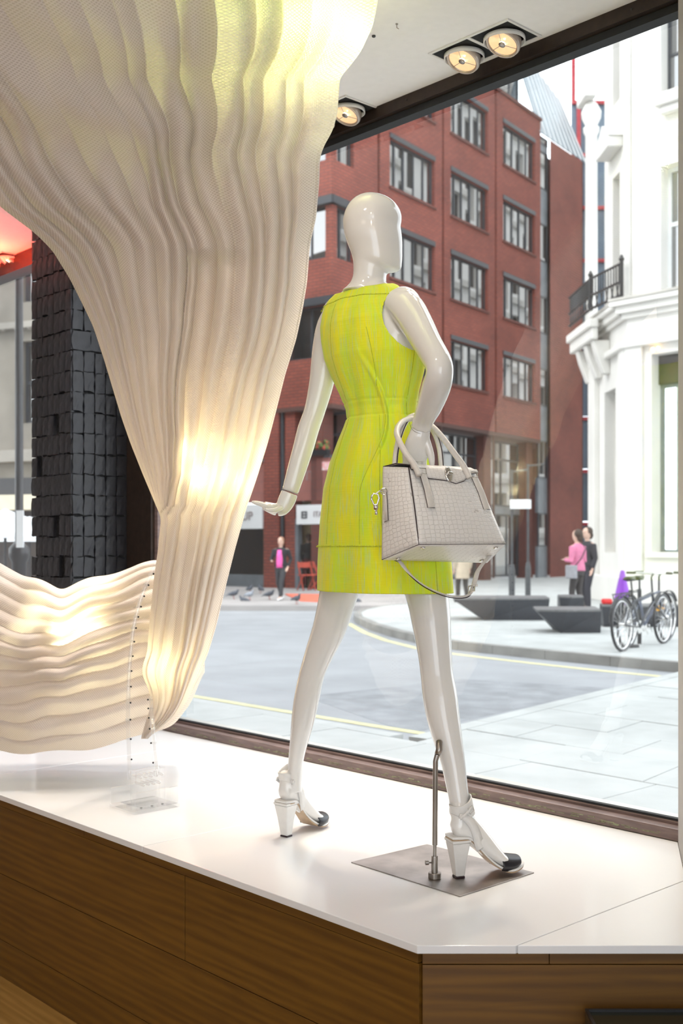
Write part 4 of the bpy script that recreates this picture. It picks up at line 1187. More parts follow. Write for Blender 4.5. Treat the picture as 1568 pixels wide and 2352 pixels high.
# corners: front (towards camera right) and back; bottom and top
FBL, FBR = at(962, 1250, 2.70), at(1160, 1249, 2.86)
BBL, BBR = at(877, 1285, 2.815), at(1118, 1292, 2.965)
FTL, FTR = at(937, 1074, 2.775), at(1090, 1086, 2.88)
BTL, BTR = at(880, 1072, 2.835), at(1070, 1080, 2.93)
def bil(a, b, c, d, u, v): return (a.lerp(b, u)).lerp(d.lerp(c, u), v)
def panel(a, b, c, d, bulge, nu=24, nv=20, flip=1, us=(0, .3), vs_=(0, .22)):
    nrm = (b - a).cross(d - a).normalized() * flip
    m = MB(); P = []; 
    for j in range(nv + 1):
        for i in range(nu + 1):
            u, v = i / nu, j / nv
            w = (math.sin(PI * u) * math.sin(PI * v)) ** 0.6
            P.append(bil(a, b, c, d, u, v) + nrm * bulge * w)
    fs, uvs = [], []
    for j in range(nv):
        for i in range(nu):
            q = (j * (nu + 1) + i, j * (nu + 1) + i + 1, (j + 1) * (nu + 1) + i + 1, (j + 1) * (nu + 1) + i)
            fs.append(q); uvs.append([(us[0] + (us[1] - us[0]) * (k % (nu + 1)) / nu, vs_[0] + (vs_[1] - vs_[0]) * (k // (nu + 1)) / nv) for k in q])
    return m.add(P, fs, uvs)
obj('front_panel', panel(FBL, FBR, FTR, FTL, 0.012, us=(0, .29), vs_=(0, .2)), M['croc'], bag, sm=True, solid=0.003)
obj('back_panel', panel(BBL, BBR, BTR, BTL, 0.008, flip=-1, us=(0, .29), vs_=(.3, .5)), M['croc'], bag, sm=True, solid=0.003)
obj('gusset', panel(BBL, FBL, FTL, BTL, 0.010, 16, 20, us=(.4, .54), vs_=(0, .22)), M['croc'], bag, sm=True, solid=0.003)
obj('gusset', panel(FBR, BBR, BTR, FTR, 0.006, 16, 20, us=(.4, .54), vs_=(0, .22)), M['croc'], bag, sm=True, solid=0.003)
obj('bottom_panel', panel(BBL, BBR, FBR, FBL, 0.0, 24, 8, us=(0, .29), vs_=(.6, .75)), M['croc'], bag, sm=True, solid=0.003)
ft = M['edge_black']
def pipe(pts, r, name, m, parent=bag, sm=True, n=8, flat=None):
    D = dense([tuple(p) for p in pts], max(20, len(pts) * 5)) if len(pts) > 2 else [tuple(p) for p in pts]
    return obj(name, MB().tube(D, r, n, flat=flat), m, parent, sm=sm)
nrF = (FBR - FBL).cross(FTL - FBL).normalized()
pipe([FTL + nrF * .002, FTL.lerp(FBL, .5) + nrF * .003, FBL.lerp(FTL, .06), FBL], .0016, 'edge_piping', ft)
pipe([FBL, FBL.lerp(BBL, .5), BBL], .0014, 'edge_piping', ft)
pipe([FBL - nrF * 0, FBL.lerp(FBR, .5), FBR], .0014, 'edge_piping', ft)
# flap over the top, with a pointed lower edge
mid = [0, .12, .30, .5, .70, .88, 1]
drop = [.035, .05, .17, .20, .17, .05, .035]
m_ = MB(); P = []; rows_ = []
nu = 30
for j in range(9):
    for i in range(nu + 1):
        u = i / nu
        dr = np.interp(u, [0, .06, .22, .32, .50, .60, .74, .86, 1], [.04, .05, .15, .155, .165, .20, .15, .05, .02])
        if j < 3:     # top surface from back to front
            q = j / 2; p = BTL.lerp(BTR, u).lerp(FTL.lerp(FTR, u), q) + Vector((0, 0, (0.0, .009, .007)[j]))
        else:
            q = (j - 2) / 6; p = FTL.lerp(FTR, u).lerp(FBL.lerp(FBR, u), dr * q) + nrF * (.006 + .004 * math.sin(PI * q * .5)) + Vector((0, 0, .006 * (1 - q)))
        P.append(p)
fs, uvs = [], []
for j in range(8):
    for i in range(nu):
        q = (j * (nu + 1) + i, j * (nu + 1) + i + 1, (j + 1) * (nu + 1) + i + 1, (j + 1) * (nu + 1) + i)
        fs.append(q); uvs.append([(.7 + .29 * (k % (nu + 1)) / nu, (k // (nu + 1)) * .012) for k in q])
flap = obj('flap', m_.add(P, fs, uvs), M['croc'], bag, sm=True, solid=0.003)
obj('flap_edge', MB().tube([P[8 * (nu + 1) + i] for i in range(nu + 1)], .0016, 6), ft, flap)
obj('flap_edge', MB().tube([P[j * (nu + 1)] for j in range(9)], .0016, 6), ft, flap)
# turn lock
lc = FTL.lerp(FTR, .52).lerp(FBL.lerp(FBR, .52), .085) + nrF * .0125
ux = (FTR - FTL).normalized(); uz = (FTL - FBL).normalized()
def disc(c, rx, rz, d, n=24):
    R = []
    for k_, s_ in ((0, 1), (d, 1), (d + .001, .8)):
        R.append([c + nrF * k_ + ux * (rx * s_ * math.cos(2 * PI * k / n)) + uz * (rz * s_ * math.sin(2 * PI * k / n)) for k in range(n)])
    return MB().rings(R)
lk = obj('turn_lock', disc(lc, .011, .021, .003), M['chrome'], bag, sm=True, label='silver oval turn lock')
obj('lock_bar', disc(lc + nrF * .003, .0085, .0045, .007), M['chrome'], lk, sm=True)
# straps down the front with handle rings
for u_, nm in ((.13, 0), (.88, 1)):
    top = FTL.lerp(FTR, u_).lerp(FBL.lerp(FBR, u_), .10) + nrF * .018
    bot = FTL.lerp(FTR, u_).lerp(FBL.lerp(FBR, u_ + (.05 if nm == 0 else .0)), .56) + nrF * .017
    md_ = top.lerp(bot, .5) + nrF * .003
    tb_ = obj('handle_tab', MB().tube(dense([tuple(top), tuple(md_), tuple(bot)], 12), [(.0105, .0025)] * 12, 10, flat=ux), M['croc' if 0 else 'leather_pale'], bag, sm=True)
    obj('tab_edge', MB().tube([top - ux * .0106, md_ - ux * .0107, bot - ux * .0106, bot + ux * .0106], .0009, 6), ft, tb_)
    c = top + Vector((0, 0, .004))
    obj('ring', MB().tube([c - ux * .010 - uz * .006, c + ux * .010 - uz * .006, c + ux * .010 + uz * .008, c - ux * .010 + uz * .008], .0018, 8, closed=True), M['chrome'], tb_)
# handles
h1 = [at(963, 1092, 2.742), at(950, 1066, 2.755), at(932, 1042, 2.775), at(916, 1012, 2.80), at(911, 990, 2.835), at(922, 970, 2.875), at(942, 962, 2.91), at(966, 964, 2.925), at(990, 978, 2.91), at(1015, 1004, 2.885), at(1042, 1040, 2.86), at(1064, 1070, 2.845), at(1078, 1098, 2.838)]
hd = obj('handle', MB().tube(dense([tuple(p) for p in h1], 70), .0076, 14), M['leather_pale'], bag, sm=True, label='pale tubular front handle')
h2 = [at(908, 1080, 2.86), at(912, 1040, 2.865), at(916, 1012, 2.87), at(926, 982, 2.875), at(944, 962, 2.88)]
h2b = [at(982, 978, 2.90), at(1000, 1003, 2.905), at(1010, 1035, 2.91), at(1013, 1078, 2.915)]
hh = [at(906, 1080, 2.855), at(909, 1040, 2.865), at(918, 1000, 2.875), at(932, 968, 2.90), at(948, 955, 2.925), at(966, 955, 2.935), at(984, 972, 2.93), at(1000, 1000, 2.92), at(1010, 1035, 2.91), at(1014, 1080, 2.905)]
h3 = obj('handle', MB().tube(dense([tuple(p) for p in hh], 70), .0072, 12), M['leather_pale'], bag, sm=True, label='pale rear handle with a dark painted edge')
obj('handle_edge', MB().tube([Vector(p) + Vector((.0045, -.0062, 0)) for p in dense([tuple(p) for p in hh], 70)], .0016, 6), ft, h3)
# side tab with clip
tp_ = BTL.lerp(BBL, .30).lerp(FTL.lerp(FBL, .30), .22); bt_ = BTL.lerp(BBL, .62).lerp(FTL.lerp(FBL, .62), .26)
gn = (FBL - BBL).cross(BTL - BBL).normalized()
if gn.x > 0: gn = -gn
gx = (FBL - BBL).normalized()
tb_ = obj('side_tab', MB().tube([tp_ + gn * .012, tp_.lerp(bt_, .5) + gn * .014, bt_ + gn * .012], [(.008, .002)] * 3, 8, flat=gx), M['leather_pale'], bag, sm=True)
obj('tab_edge', MB().tube([tp_ + gn * .014 + gx * .008, bt_ + gn * .014 + gx * .008, bt_ + gn * .014 - gx * .008], .0009, 6), ft, tb_)
rc_ = tp_ + gn * .016 + Vector((0, 0, .004))
obj('ring', MB().tube([rc_ + Vector((math.cos(a) * .008, -.003 * math.sin(a), math.sin(a) * .008)) for a in np.linspace(0, 2 * PI, 16)[:-1]], .0014, 6, closed=True), M['chrome'], tb_)
kc = at(862, 1148, 2.80)
cl = obj('clip', MB().tube([kc + Vector((-.009, 0, .010)), kc + Vector((-.004, 0, .016)), kc + Vector((.006, 0, .014)), kc + Vector((.009, 0, .004)), kc + Vector((.004, 0, -.012)), kc + Vector((-.004, 0, -.012)), kc + Vector((-.010, 0, .002))], .0026, 8, closed=True), M['chrome'], bag, sm=True, label='silver carabiner clip')
obj('clip_swivel', MB().lathe([(.003, -.010), (.006, -.004), (.0065, 0), (.006, .004), (.003, .006)], kc + Vector((.001, 0, -.018)), 14).lathe([(.002, -.02), (.004, -.016), (.002, -.008)], kc + Vector((.002, 0, -.018)), 10), M['chrome'], cl, sm=True)
obj('clip_link', MB().tube([kc + Vector((.002, 0, .016)), kc.lerp(rc_, .5) + Vector((0, 0, .012)), rc_], .0018, 6), M['chrome'], cl)
# feet
for u, v in ((.1, .15), (.92, .15), (.1, .85), (.92, .85)):
    p = BBL.lerp(BBR, u).lerp(FBL.lerp(FBR, u), v)
    dn = (BBR - BBL).cross(FBL - BBL).normalized()
    if dn.z > 0: dn = -dn
    obj('foot', MB().lathe([(.0065, 0), (.0065, .003), (.004, .0045)], p + dn * .0015, 12, dn), M['chrome'], bag, sm=True)
# shoulder strap loop hanging below
lp = [at(905, 1283, 2.86), at(918, 1290, 2.83), at(938, 1315, 2.80), at(970, 1342, 2.79), at(1010, 1362, 2.79), at(1045, 1370, 2.80), at(1072, 1368, 2.82), at(1083, 1356, 2.835), at(1090, 1335, 2.85), at(1098, 1310, 2.88), at(1118, 1283, 2.91), at(1135, 1262, 2.93)]
D = dense([tuple(p) for p in lp], 70)
sp_ = obj('shoulder_strap', MB().tube(D, [(.0018, .0065)] * 70, 8, flat=(0, 0, 1)), M['leather_pale'], bag, sm=True)
obj('strap_edge', MB().tube([Vector(p) + Vector((0, -.004, -.004)) for p in D], .0014, 6), ft, sp_)
c = at(1082, 1352, 2.825)
obj('strap_buckle', MB().tube([c + Vector((-.008, -.004, -.010)), c + Vector((.008, -.004, -.006)), c + Vector((.009, -.004, .010)), c + Vector((-.007, -.004, .006))], .0018, 8, closed=True), M['chrome'], sp_)
obj('strap_keeper', MB().box(at(1090, 1344, 2.83), (.014, .012, .007)), M['leather_pale'], sp_, bevel=.001)
# ------------------------------------------------------------------ the street
ZP = 0.12
struct('road', MB().fbox(((0, 0), (1, 0), (0, 1)), -60, 60, 3.0, 90, -0.2, 0.0), M['asphalt'])
KN = 2.98
TK = -3.42
# near pavement, built slab by slab: along the window, then around the corner to the right
pav = struct('pavement', MB().fbox(FR, -14, 6, 0.30, KN - 0.15, -0.1, ZP - 0.02).prism([wp(TK + .15, KN - .15)[:2], wp(3, KN - .15)[:2], wp(3, 9.5)[:2], wp(TK - 1.08 + .15, 9.5)[:2]], -0.1, ZP - 0.02), M['paving_joint'])
rs = random.Random(5)
def slab_obj(poly, z=ZP):
    dz = rs.uniform(-.002, .002)
    obj('paving_slab', MB().prism(poly, z - 0.02, z + dz), M['paving'], pav)
nrow = 4; dn = (KN - 0.15 - 0.32) / nrow
for j in range(nrow):
    off = (j % 2) * 0.45
    t = -9.0 + off
    while t < 1.6:
        w = 0.9
        slab_obj([wp(t + .004, .32 + j * dn + .004)[:2], wp(t + w - .004, .32 + j * dn + .004)[:2], wp(t + w - .004, .32 + (j + 1) * dn - .004)[:2], wp(t + .004, .32 + (j + 1) * dn - .004)[:2]])
        t += w
n_ = KN - 0.15; j = 0
while n_ < 8.8:
    sh = -(n_ - KN) * .166; sh2 = -(n_ + .65 - KN) * .166
    t = TK + 0.15 + (0 if j % 2 == 0 else -.45)
    while t < -0.2:
        a, b = max(t, TK + .15), t + .9
        slab_obj([wp(a + .004 + sh, n_ + .004)[:2], wp(b - .004 + sh, n_ + .004)[:2], wp(b - .004 + sh2, n_ + .646)[:2], wp(a + .004 + sh2, n_ + .646)[:2]])
        t += .9
    n_ += .65; j += 1
# kerb stones
def kerb_line(pts, width, z, parent, step=0.9, inner=1):
    for i in range(len(pts) - 1):
        a, b = Vector(pts[i]).to_2d(), Vector(pts[i + 1]).to_2d()
        d = b - a; L_ = d.length; d.normalize(); n = Vector((-d.y, d.x)) * inner
        k = max(1, round(L_ / step))
        for q in range(k):
            p0, p1 = a + d * (L_ * q / k + .003), a + d * (L_ * (q + 1) / k - .003)
            obj('kerb_stone', MB().prism([p0, p1, p1 + n * width, p0 + n * width], -0.05, z + .001), M['kerb'] if parent is not pav else M['paving'], parent)
kerb_line([wp(-12, KN), wp(TK - .1, KN)], .15, ZP, pav, inner=-1)
kerb_line([wp(TK, KN - .05), wp(TK - 1.08, 9.4)], .15, ZP, pav, inner=-1)
# far corner pavement with the benches and bicycles
cp = [ground(x, y, 0.0) for x, y in ((1700, 1560), (1558, 1545), (1400, 1530), (1250, 1515), (1130, 1502), (1050, 1493), (970, 1480), (900, 1463), (850, 1447), (815, 1430), (812, 1420), (830, 1411), (880, 1402), (960, 1394))]
poly = [(p.x, p.y) for p in cp] + [(4, 60), (40, 60), (40, 14)]
fp = struct('pavement_corner', MB().prism(poly, -0.1, ZP), M['paving'])
kerb_line([Vector((p.x, p.y, 0)) - Vector((0, .02, 0)) for p in cp], .15, ZP, fp, inner=-1)
# far pavement under the brick building
struct('pavement_far', MB().prism([(-40, 25.2), (1.9, 25.2), (4.1, 27.5), (4.1, 60), (-40, 60)], -0.1, ZP - 0.004), mat('warm_paving', (0.36, 0.34, 0.33), 0.8, noise=(1.2, 0.15), bump=(20, .2, .01)))
def road_strip(name, pts, w, m, label, cat):
    L2 = []
    R2 = []
    P = [Vector(p).to_2d() for p in pts]
    for i, p in enumerate(P):
        d = (P[min(i + 1, len(P) - 1)] - P[max(i - 1, 0)]).normalized(); n = Vector((-d.y, d.x)) * w / 2
        L2.append(p + n); R2.append(p - n)
    n = len(P)
    mb = MB().add([(p.x, p.y, 0.0005) for p in L2] + [(p.x, p.y, .0005) for p in R2] + [(p.x, p.y, .004) for p in L2] + [(p.x, p.y, .004) for p in R2], [(2 * n + i, 2 * n + i + 1, 3 * n + i + 1, 3 * n + i) for i in range(n - 1)] + [(i, i + 1, 2 * n + i + 1, 2 * n + i) for i in range(n - 1)] + [(n + i + 1, n + i, 3 * n + i, 3 * n + i + 1) for i in range(n - 1)])
    return tag(obj(name, mb, m), label, cat)
road_strip('road_line', [ground(x, y, 0) for x, y in ((1540, 1556), (1400, 1543), (1250, 1527), (1130, 1513), (1040, 1502), (960, 1490), (885, 1471), (835, 1452), (800, 1432))], .12, M['yellow_line'], 'pale yellow line painted along the curved far kerb', 'road marking')
road_strip('road_line', [ground(x, y, 0) for x, y in ((1000, 1690), (860, 1668), (640, 1632), (430, 1597))], .10, M['yellow_line'], 'pale yellow line painted beside the near kerb', 'road marking')
road_strip('road_line', [ground(x, y, 0) for x, y in ((500, 1402), (640, 1401), (760, 1400))], .14, M['yellow_line'], 'thin pale line along the far kerb beyond the pigeons', 'road marking')
# darker worn patch on the road
tag(obj('asphalt_patch', MB().prism([ground(x, y, 0)[:2] for x, y in ((700, 1600), (1060, 1560), (1400, 1580), (960, 1680), (900, 1670))], 0.0, .0015), mat('darker_asphalt', (0.265, 0.275, 0.29), .85, noise=(3, .2), bump=(60, .6, .01))), 'darker asphalt repair patch in the road left of the corner', 'asphalt patch')

# ------------------------------------------------------------------ building helpers
def wall_holes(m, fr, s0, s1, z0, z1, holes, reveal=0.18):
    """brick skin in the plane b=0 of frame fr with rectangular holes (a0,a1,z0,z1) and reveals going to b=reveal"""
    O, d, n = fr
    ss = sorted({s0, s1} | {x for h in holes for x in h[:2] if s0 < x < s1}); zs = sorted({z0, z1} | {x for h in holes for x in h[2:] if z0 < x < z1})
    P = lambda a, b, z: (O[0] + d[0] * a + n[0] * b, O[1] + d[1] * a + n[1] * b, z)
    for i in range(len(ss) - 1):
        for j in range(len(zs) - 1):
            a, b, c, e = ss[i], ss[i + 1], zs[j], zs[j + 1]
            ma, mz = (a + b) / 2, (c + e) / 2
            if any(h[0] < ma < h[1] and h[2] < mz < h[3] for h in holes): continue
            m.add([P(a, 0, c), P(b, 0, c), P(b, 0, e), P(a, 0, e)], [(0, 1, 2, 3)], [[(a, c), (b, c), (b, e), (a, e)]])
    for a, b, c, e in holes:
        for (p, q) in (((a, c), (b, c)), ((b, c), (b, e)), ((b, e), (a, e)), ((a, e), (a, c))):
            m.add([P(p[0], 0, p[1]), P(q[0], 0, q[1]), P(q[0], reveal, q[1]), P(p[0], reveal, p[1])], [(0, 1, 2, 3)], [[(0, p[1]), (q[0] - p[0], q[1]), (q[0] - p[0] + reveal, q[1]), (reveal, p[1])]])
    return m
def fpt(fr, a, b, z):
    O, d, n = fr
    return Vector((O[0] + d[0] * a + n[0] * b, O[1] + d[1] * a + n[1] * b, z))
def win(fr, a0, a1, z0, z1, parent, mull, dpt=0.12, bar=0.06, fm=None, pane=None, trans=()):
    """window with frame bars and one pane object per light"""
    fm = fm or M['dark_frame']; pane = pane or M['pane']
    m = MB()
    m.fbox(fr, a0, a1, dpt, dpt + .07, z0, z0 + bar).fbox(fr, a0, a1, dpt, dpt + .07, z1 - bar, z1)
    m.fbox(fr, a0, a0 + bar, dpt, dpt + .07, z0 + bar, z1 - bar).fbox(fr, a1 - bar, a1, dpt, dpt + .07, z0 + bar, z1 - bar)
    xs = [a0 + bar / 2] + [a0 + (a1 - a0) * q for q in mull] + [a1 - bar / 2]
    for x in xs[1:-1]:
        m.fbox(fr, x - bar / 2, x + bar / 2, dpt, dpt + .07, z0 + bar, z1 - bar)
    zz_ = [z0 + bar / 2] + [z0 + (z1 - z0) * q for q in trans] + [z1 - bar / 2]
    for z in zz_[1:-1]:
        m.fbox(fr, a0 + bar, a1 - bar, dpt + .001, dpt + .071, z - bar / 2, z + bar / 2)
    w = obj('window', m, fm, parent)
    for i in range(len(xs) - 1):
        for j in range(len(zz_) - 1):
            t_ = rs.uniform(-.012, .012)
            x0, x1, y0, y1 = xs[i] + bar / 2, xs[i + 1] - bar / 2, zz_[j] + bar / 2, zz_[j + 1] - bar / 2
            obj('pane', MB().add([fpt(fr, x0, dpt + .035 + t_, y0), fpt(fr, x1, dpt + .035 - t_, y0), fpt(fr, x1, dpt + .035 - t_, y1), fpt(fr, x0, dpt + .035 + t_, y1)], [(0, 1, 2, 3)]), pane, w)
    return w

# ------------------------------------------------------------------ red brick office building
C = (-0.29, 34.15)
RD, RN = (0.5805, 0.8142), (-0.8142, 0.5805)     # right facade runs away to the right; RN points inside
LD, LN = (-0.804, 0.5946), (0.5946, 0.804)
FRR = (C, RD, RN); FRL = (C, LD, LN)
rbld = thing('brick_office_building', (5, 40, 0.12), 'red brick office building with grey framed window bands across the street', 'building')
cols = [(3.24, 6.11), (7.24, 10.03), (11.28, 14.07)]
rowsz = [(7.25, 8.85), (10.30, 11.90), (13.28, 14.88), (16.25, 17.85)]
holes = [(a, b, z0, z1) for a, b in cols for z0, z1 in rowsz] + [(0.0, 1.15, z0, z1) for z0, z1 in rowsz]
grooves = [(2.50, 2.64), (6.62, 6.76), (10.60, 10.74)]
m = MB(); wall_holes(m, FRR, 0, 14.6, 5.78, 18.9, holes + [(a, b, 5.78, 18.9) for a, b in grooves], .25)
m.fbox(FRR, 0, 14.6, .25, .5, 5.8, 18.9) if 0 else None
obj('brick_wall', m, M['brick_red'], rbld)
lh = [(0.0, 1.75, z0, z1) for z0, z1 in rowsz] + [(3.4, 6.2, z0, z1) for z0, z1 in rowsz]
m = MB(); wall_holes(m, FRL, 0, 14, 5.78, 18.9, lh, .25)
obj('brick_wall', m, M['brick_red'], rbld)
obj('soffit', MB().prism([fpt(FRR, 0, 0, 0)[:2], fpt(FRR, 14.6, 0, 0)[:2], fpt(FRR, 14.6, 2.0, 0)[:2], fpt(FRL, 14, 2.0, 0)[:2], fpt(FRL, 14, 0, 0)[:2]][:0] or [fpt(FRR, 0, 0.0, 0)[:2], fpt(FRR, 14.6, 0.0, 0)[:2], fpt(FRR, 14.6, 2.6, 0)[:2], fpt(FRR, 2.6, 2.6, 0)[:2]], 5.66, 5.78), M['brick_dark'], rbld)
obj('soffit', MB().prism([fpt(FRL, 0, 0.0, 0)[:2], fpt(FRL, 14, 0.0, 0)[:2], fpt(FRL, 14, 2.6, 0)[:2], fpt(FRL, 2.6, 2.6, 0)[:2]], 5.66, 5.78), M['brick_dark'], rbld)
for a, b in grooves:
    obj('downpipe', MB().tube([fpt(FRR, (a + b) / 2, .10, 0.2), fpt(FRR, (a + b) / 2, .10, 18.8)], .05, 8), M['brick_dark'], rbld)
    obj('pipe_recess', MB().fbox(FRR, a, b, .2, .25, 5.8, 18.9), M['brick_dark'], rbld)
for a, b in cols:
    for z0, z1 in rowsz:
        w = win(FRR, a, b, z0, z1, rbld, (.16, .36, .58, .80))
        obj('lintel', MB().fbox(FRR, a - .02, b + .02, -.03, .1, z1 + .001, z1 + .16), M['dark_frame'], w)
        obj('sill', MB().fbox(FRR, a - .05, b + .05, -.06, .1, z0 - .09, z0 - .001), M['brick_dark'], w)
for z0, z1 in rowsz:
    w = win(FRR, 0.02, 1.15, z0, z1, rbld, (.5,))
    obj('lintel', MB().fbox(FRR, -.1, 1.2, -.14, .1, z1 + .001, z1 + .24), M['dark_frame'], w)
    w = win(FRL, 0.02, 1.75, z0, z1, rbld, (.5,))
    obj('lintel', MB().fbox(FRL, -.1, 1.8, -.14, .1, z1 + .001, z1 + .24), M['dark_frame'], w)
    win(FRL, 3.4, 6.2, z0, z1, rbld, (.25, .5, .75))
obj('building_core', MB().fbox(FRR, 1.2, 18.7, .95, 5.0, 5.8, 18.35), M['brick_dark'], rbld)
# parapet coping and penthouse
obj('coping', MB().fbox(FRR, -.05, 14.65, -.06, .3, 18.9, 19.02).fbox(FRL, .31, 14, -.06, .3, 18.9, 19.02), M['brick_dark'], rbld)
pw_ = win(FRR, 11.0, 14.4, 19.1, 21.6, rbld, (.25, .5, .75), dpt=.9, bar=.09)
# grey stair strip
zs_ = [0.12] + [3.0 * i + 2.8 for i in range(0, 6)] + [18.4]
for i in range(len(zs_) - 1):
    z0, z1 = zs_[i], zs_[i + 1]; zm = z0 + (z1 - z0) * .48
    obj('stair_panel', MB().fbox(FRR, 14.62, 15.50, .12, .25, z0, zm), M['grey_panel'], rbld)
    win(FRR, 14.62, 15.50, zm, z1, rbld, (), dpt=.1)
m = MB(); wall_holes(m, FRR, 15.52, 18.9, 0.12, 18.4, [], .2)
obj('brick_wall', m, brick_mat('deep_red_brick', (0.30, 0.075, 0.05), (0.25, 0.062, 0.04), (0.16, 0.07, 0.055)), rbld)
obj('brick_return', MB().fbox(FRR, 18.8, 18.9, 0, 3, 0.12, 18.4), M['brick_dark'], rbld)
# sloping glazed roof lights
for i in range(9):
    a = 14.5 + i * .52
    top_, bot_ = 22.6 - i * .12, 18.45
    ra_ = obj('roof_pane', MB().add([fpt(FRR, a, .0, bot_), fpt(FRR, a + .48, .0, bot_), fpt(FRR, a + .48, 1.3, top_), fpt(FRR, a, 1.3, top_)], [(0, 1, 2, 3)]), M['zinc'], rbld, solid=.04)
    obj('glazing_bar', MB().tube([fpt(FRR, a + .50, -.02, bot_), fpt(FRR, a + .50, 1.28, top_)], .035, 6), M['white_sign'], rbld)
obj('vent_stack', MB().lathe([(.16, 0), (.16, 1.2), (.24, 1.25), (.24, 1.45), (.1, 1.5)], fpt(FRR, 16.4, 1.5, 22.0), 12), M['grey_panel'], rbld)
# first floor: recessed dark glazing, brick piers
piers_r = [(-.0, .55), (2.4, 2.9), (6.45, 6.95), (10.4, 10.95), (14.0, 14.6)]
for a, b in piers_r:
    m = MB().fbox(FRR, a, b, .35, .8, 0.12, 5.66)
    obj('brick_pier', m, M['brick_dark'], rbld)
for (a, _), (b, _2) in zip([(p[1], 0) for p in piers_r[:-1]], [(p[0], 0) for p in piers_r[1:]]):
    win(FRR, a, b, 3.0, 5.6, rbld, (.5,), dpt=.7, bar=.07, trans=(.72,))
    win(FRR, a, b, 0.2, 2.7, rbld, (.33, .66), dpt=.7, bar=.07)
    obj('spandrel', MB().fbox(FRR, a, b, .65, .8, 2.7, 3.0), M['grey_panel'], rbld)
piers_l = [(0, .35), (1.05 - .55, 1.75 - .55 + .15)][:0] or [(1.55, 1.95), (2.15, 2.75), (5.7, 6.3), (9.2, 9.8)]
for a, b in piers_l:
    m = MB().fbox(FRL, a, b, .02 if a > 2 else .12, .5, 0.12, 5.66)
    obj('brick_pier', m, M['brick_red'], rbld)
obj('downpipe', MB().tube([fpt(FRL, 2.05, .10, .2), fpt(FRL, 2.05, .10, 5.7)], .05, 8), M['dark_frame'], rbld)
for a, b in ((-.3, 1.55), (2.75, 5.7), (6.3, 9.2)):
    win(FRL, a, b, 4.22, 5.6, rbld, (.5,), dpt=.6, bar=.07, trans=(.5,))
    bd = obj('tile_band', MB().fbox(FRL, a, b, .10, .6, 2.86, 4.15), M['tile_pink'], rbld, label='pink tiled band')
    obj('band_coping', MB().fbox(FRL, a, b, .04, .5, 4.15, 4.22), M['grey_panel'], rbld)
obj('tile_band', MB().fbox(FRR, 0.0, 2.4, .10, .6, 2.86, 4.15), M['tile_pink'], rbld)
# planter box with flowers
pb = tag(obj('planter', MB().fbox(FRL, .1, .9, -.12, .06, 4.23, 4.40), M['iron']), 'window planter with red and green flowers on the pink band left of the dress', 'planter')
r_ = random.Random(2); fm_ = MB(); fm2 = MB()
for i in range(60):
    c = fpt(FRL, r_.uniform(.1, .9), r_.uniform(-.14, .04), r_.uniform(4.42, 4.66))
    (fm_ if i % 3 else fm2).sphere(c, r_.uniform(.03, .07), 6, 4)
obj('foliage', fm_, mat('planter_leaves', (.10, .16, .04), .7, noise=(9, .3)), pb)['kind'] = 'stuff'
obj('blossoms', fm2, mat('planter_blossoms', (.5, .08, .05), .7, noise=(9, .3)), pb)['kind'] = 'stuff'
# shopfront interior
obj('shop_back', MB().fbox(FRL, -.4, 14, 3.2, 3.3, .12, 2.86), M['dark_inside'], rbld)
obj('shop_side', MB().fbox(FRR, 0.6, .7, .8, 3.2, .12, 2.86), mat('ochre_wall', (.30, .24, .14), .7, noise=(1.5, .3)), rbld)
obj('shop_glass', MB().add([fpt(FRL, 2.75, .35, .5), fpt(FRL, 9.2, .35, .5), fpt(FRL, 9.2, .35, 2.3), fpt(FRL, 2.75, .35, 2.3)], [(0, 1, 2, 3)]), M['glass'], rbld)
obj('shop_plinth', MB().fbox(FRL, 2.75, 14, .15, .5, .12, .5), M['grey_panel'], rbld)
obj('door_post', MB().fbox(FRL, 1.40, 1.53, .10, .3, .12, 2.3).fbox(FRL, -.2, -.1, .10, .3, .12, 2.3), M['grey_panel'], rbld)

def text_obj(name, body, fr, a, b, z, size, m, parent, mirror=True):
    cu = bpy.data.curves.new(name, 'FONT'); cu.body = body; cu.size = size; cu.extrude = .01; cu.align_x = 'CENTER'; cu.align_y = 'CENTER'
    o = bpy.data.objects.new(name + '_src', cu); COL.objects.link(o)
    dg = bpy.context.evaluated_depsgraph_get(); me = bpy.data.meshes.new_from_object(o.evaluated_get(dg)); bpy.data.objects.remove(o)
    O, d, n = fr
    # x of text along image right, z up, facing out (-n)
    dx = Vector((d[0], d[1], 0))
    if dx.x < 0: dx = -dx
    nn = Vector((n[0], n[1], 0)); p = fpt(fr, a, b, z)
    R = Matrix((dx, Vector((0, 0, 1)), -nn)).transposed().to_4x4()
    me.transform(Matrix.Translation(p) @ R)
    return obj(name, me, m, parent)
sg = tag(obj('shop_sign', MB().fbox(FRL, -.15, 1.38, -.02, .10, 2.12, 2.72), M['white_sign']), 'white shop fascia sign with small grey square logo beside the dress', 'sign')
text_obj('sign_lettering', 'VAGUE', FRL, .30, -.03, 2.42, .26, M['grey_letters'], sg) if 0 else text_obj('sign_lettering', 'ITALIA', FRL, .35, -.03, 2.42, .24, M['grey_letters'], sg)
lg = MB().fbox(FRL, .95, 1.17, -.035, -.021, 2.30, 2.34).fbox(FRL, .95, 1.17, -.035, -.021, 2.48, 2.52).fbox(FRL, .95, .99, -.035, -.021, 2.34, 2.48).fbox(FRL, 1.13, 1.17, -.035, -.021, 2.34, 2.48).fbox(FRL, 1.0, 1.12, -.035, -.021, 2.39, 2.43)
obj('square_logo', lg, M['dark_frame'], sg)
sg2 = tag(obj('shop_sign', MB().fbox(FRL, 2.8, 6.5, -.02, .10, 2.0, 2.78), M['white_sign']), 'long white shop fascia behind the mannequin hand, grey rounded lettering', 'sign')
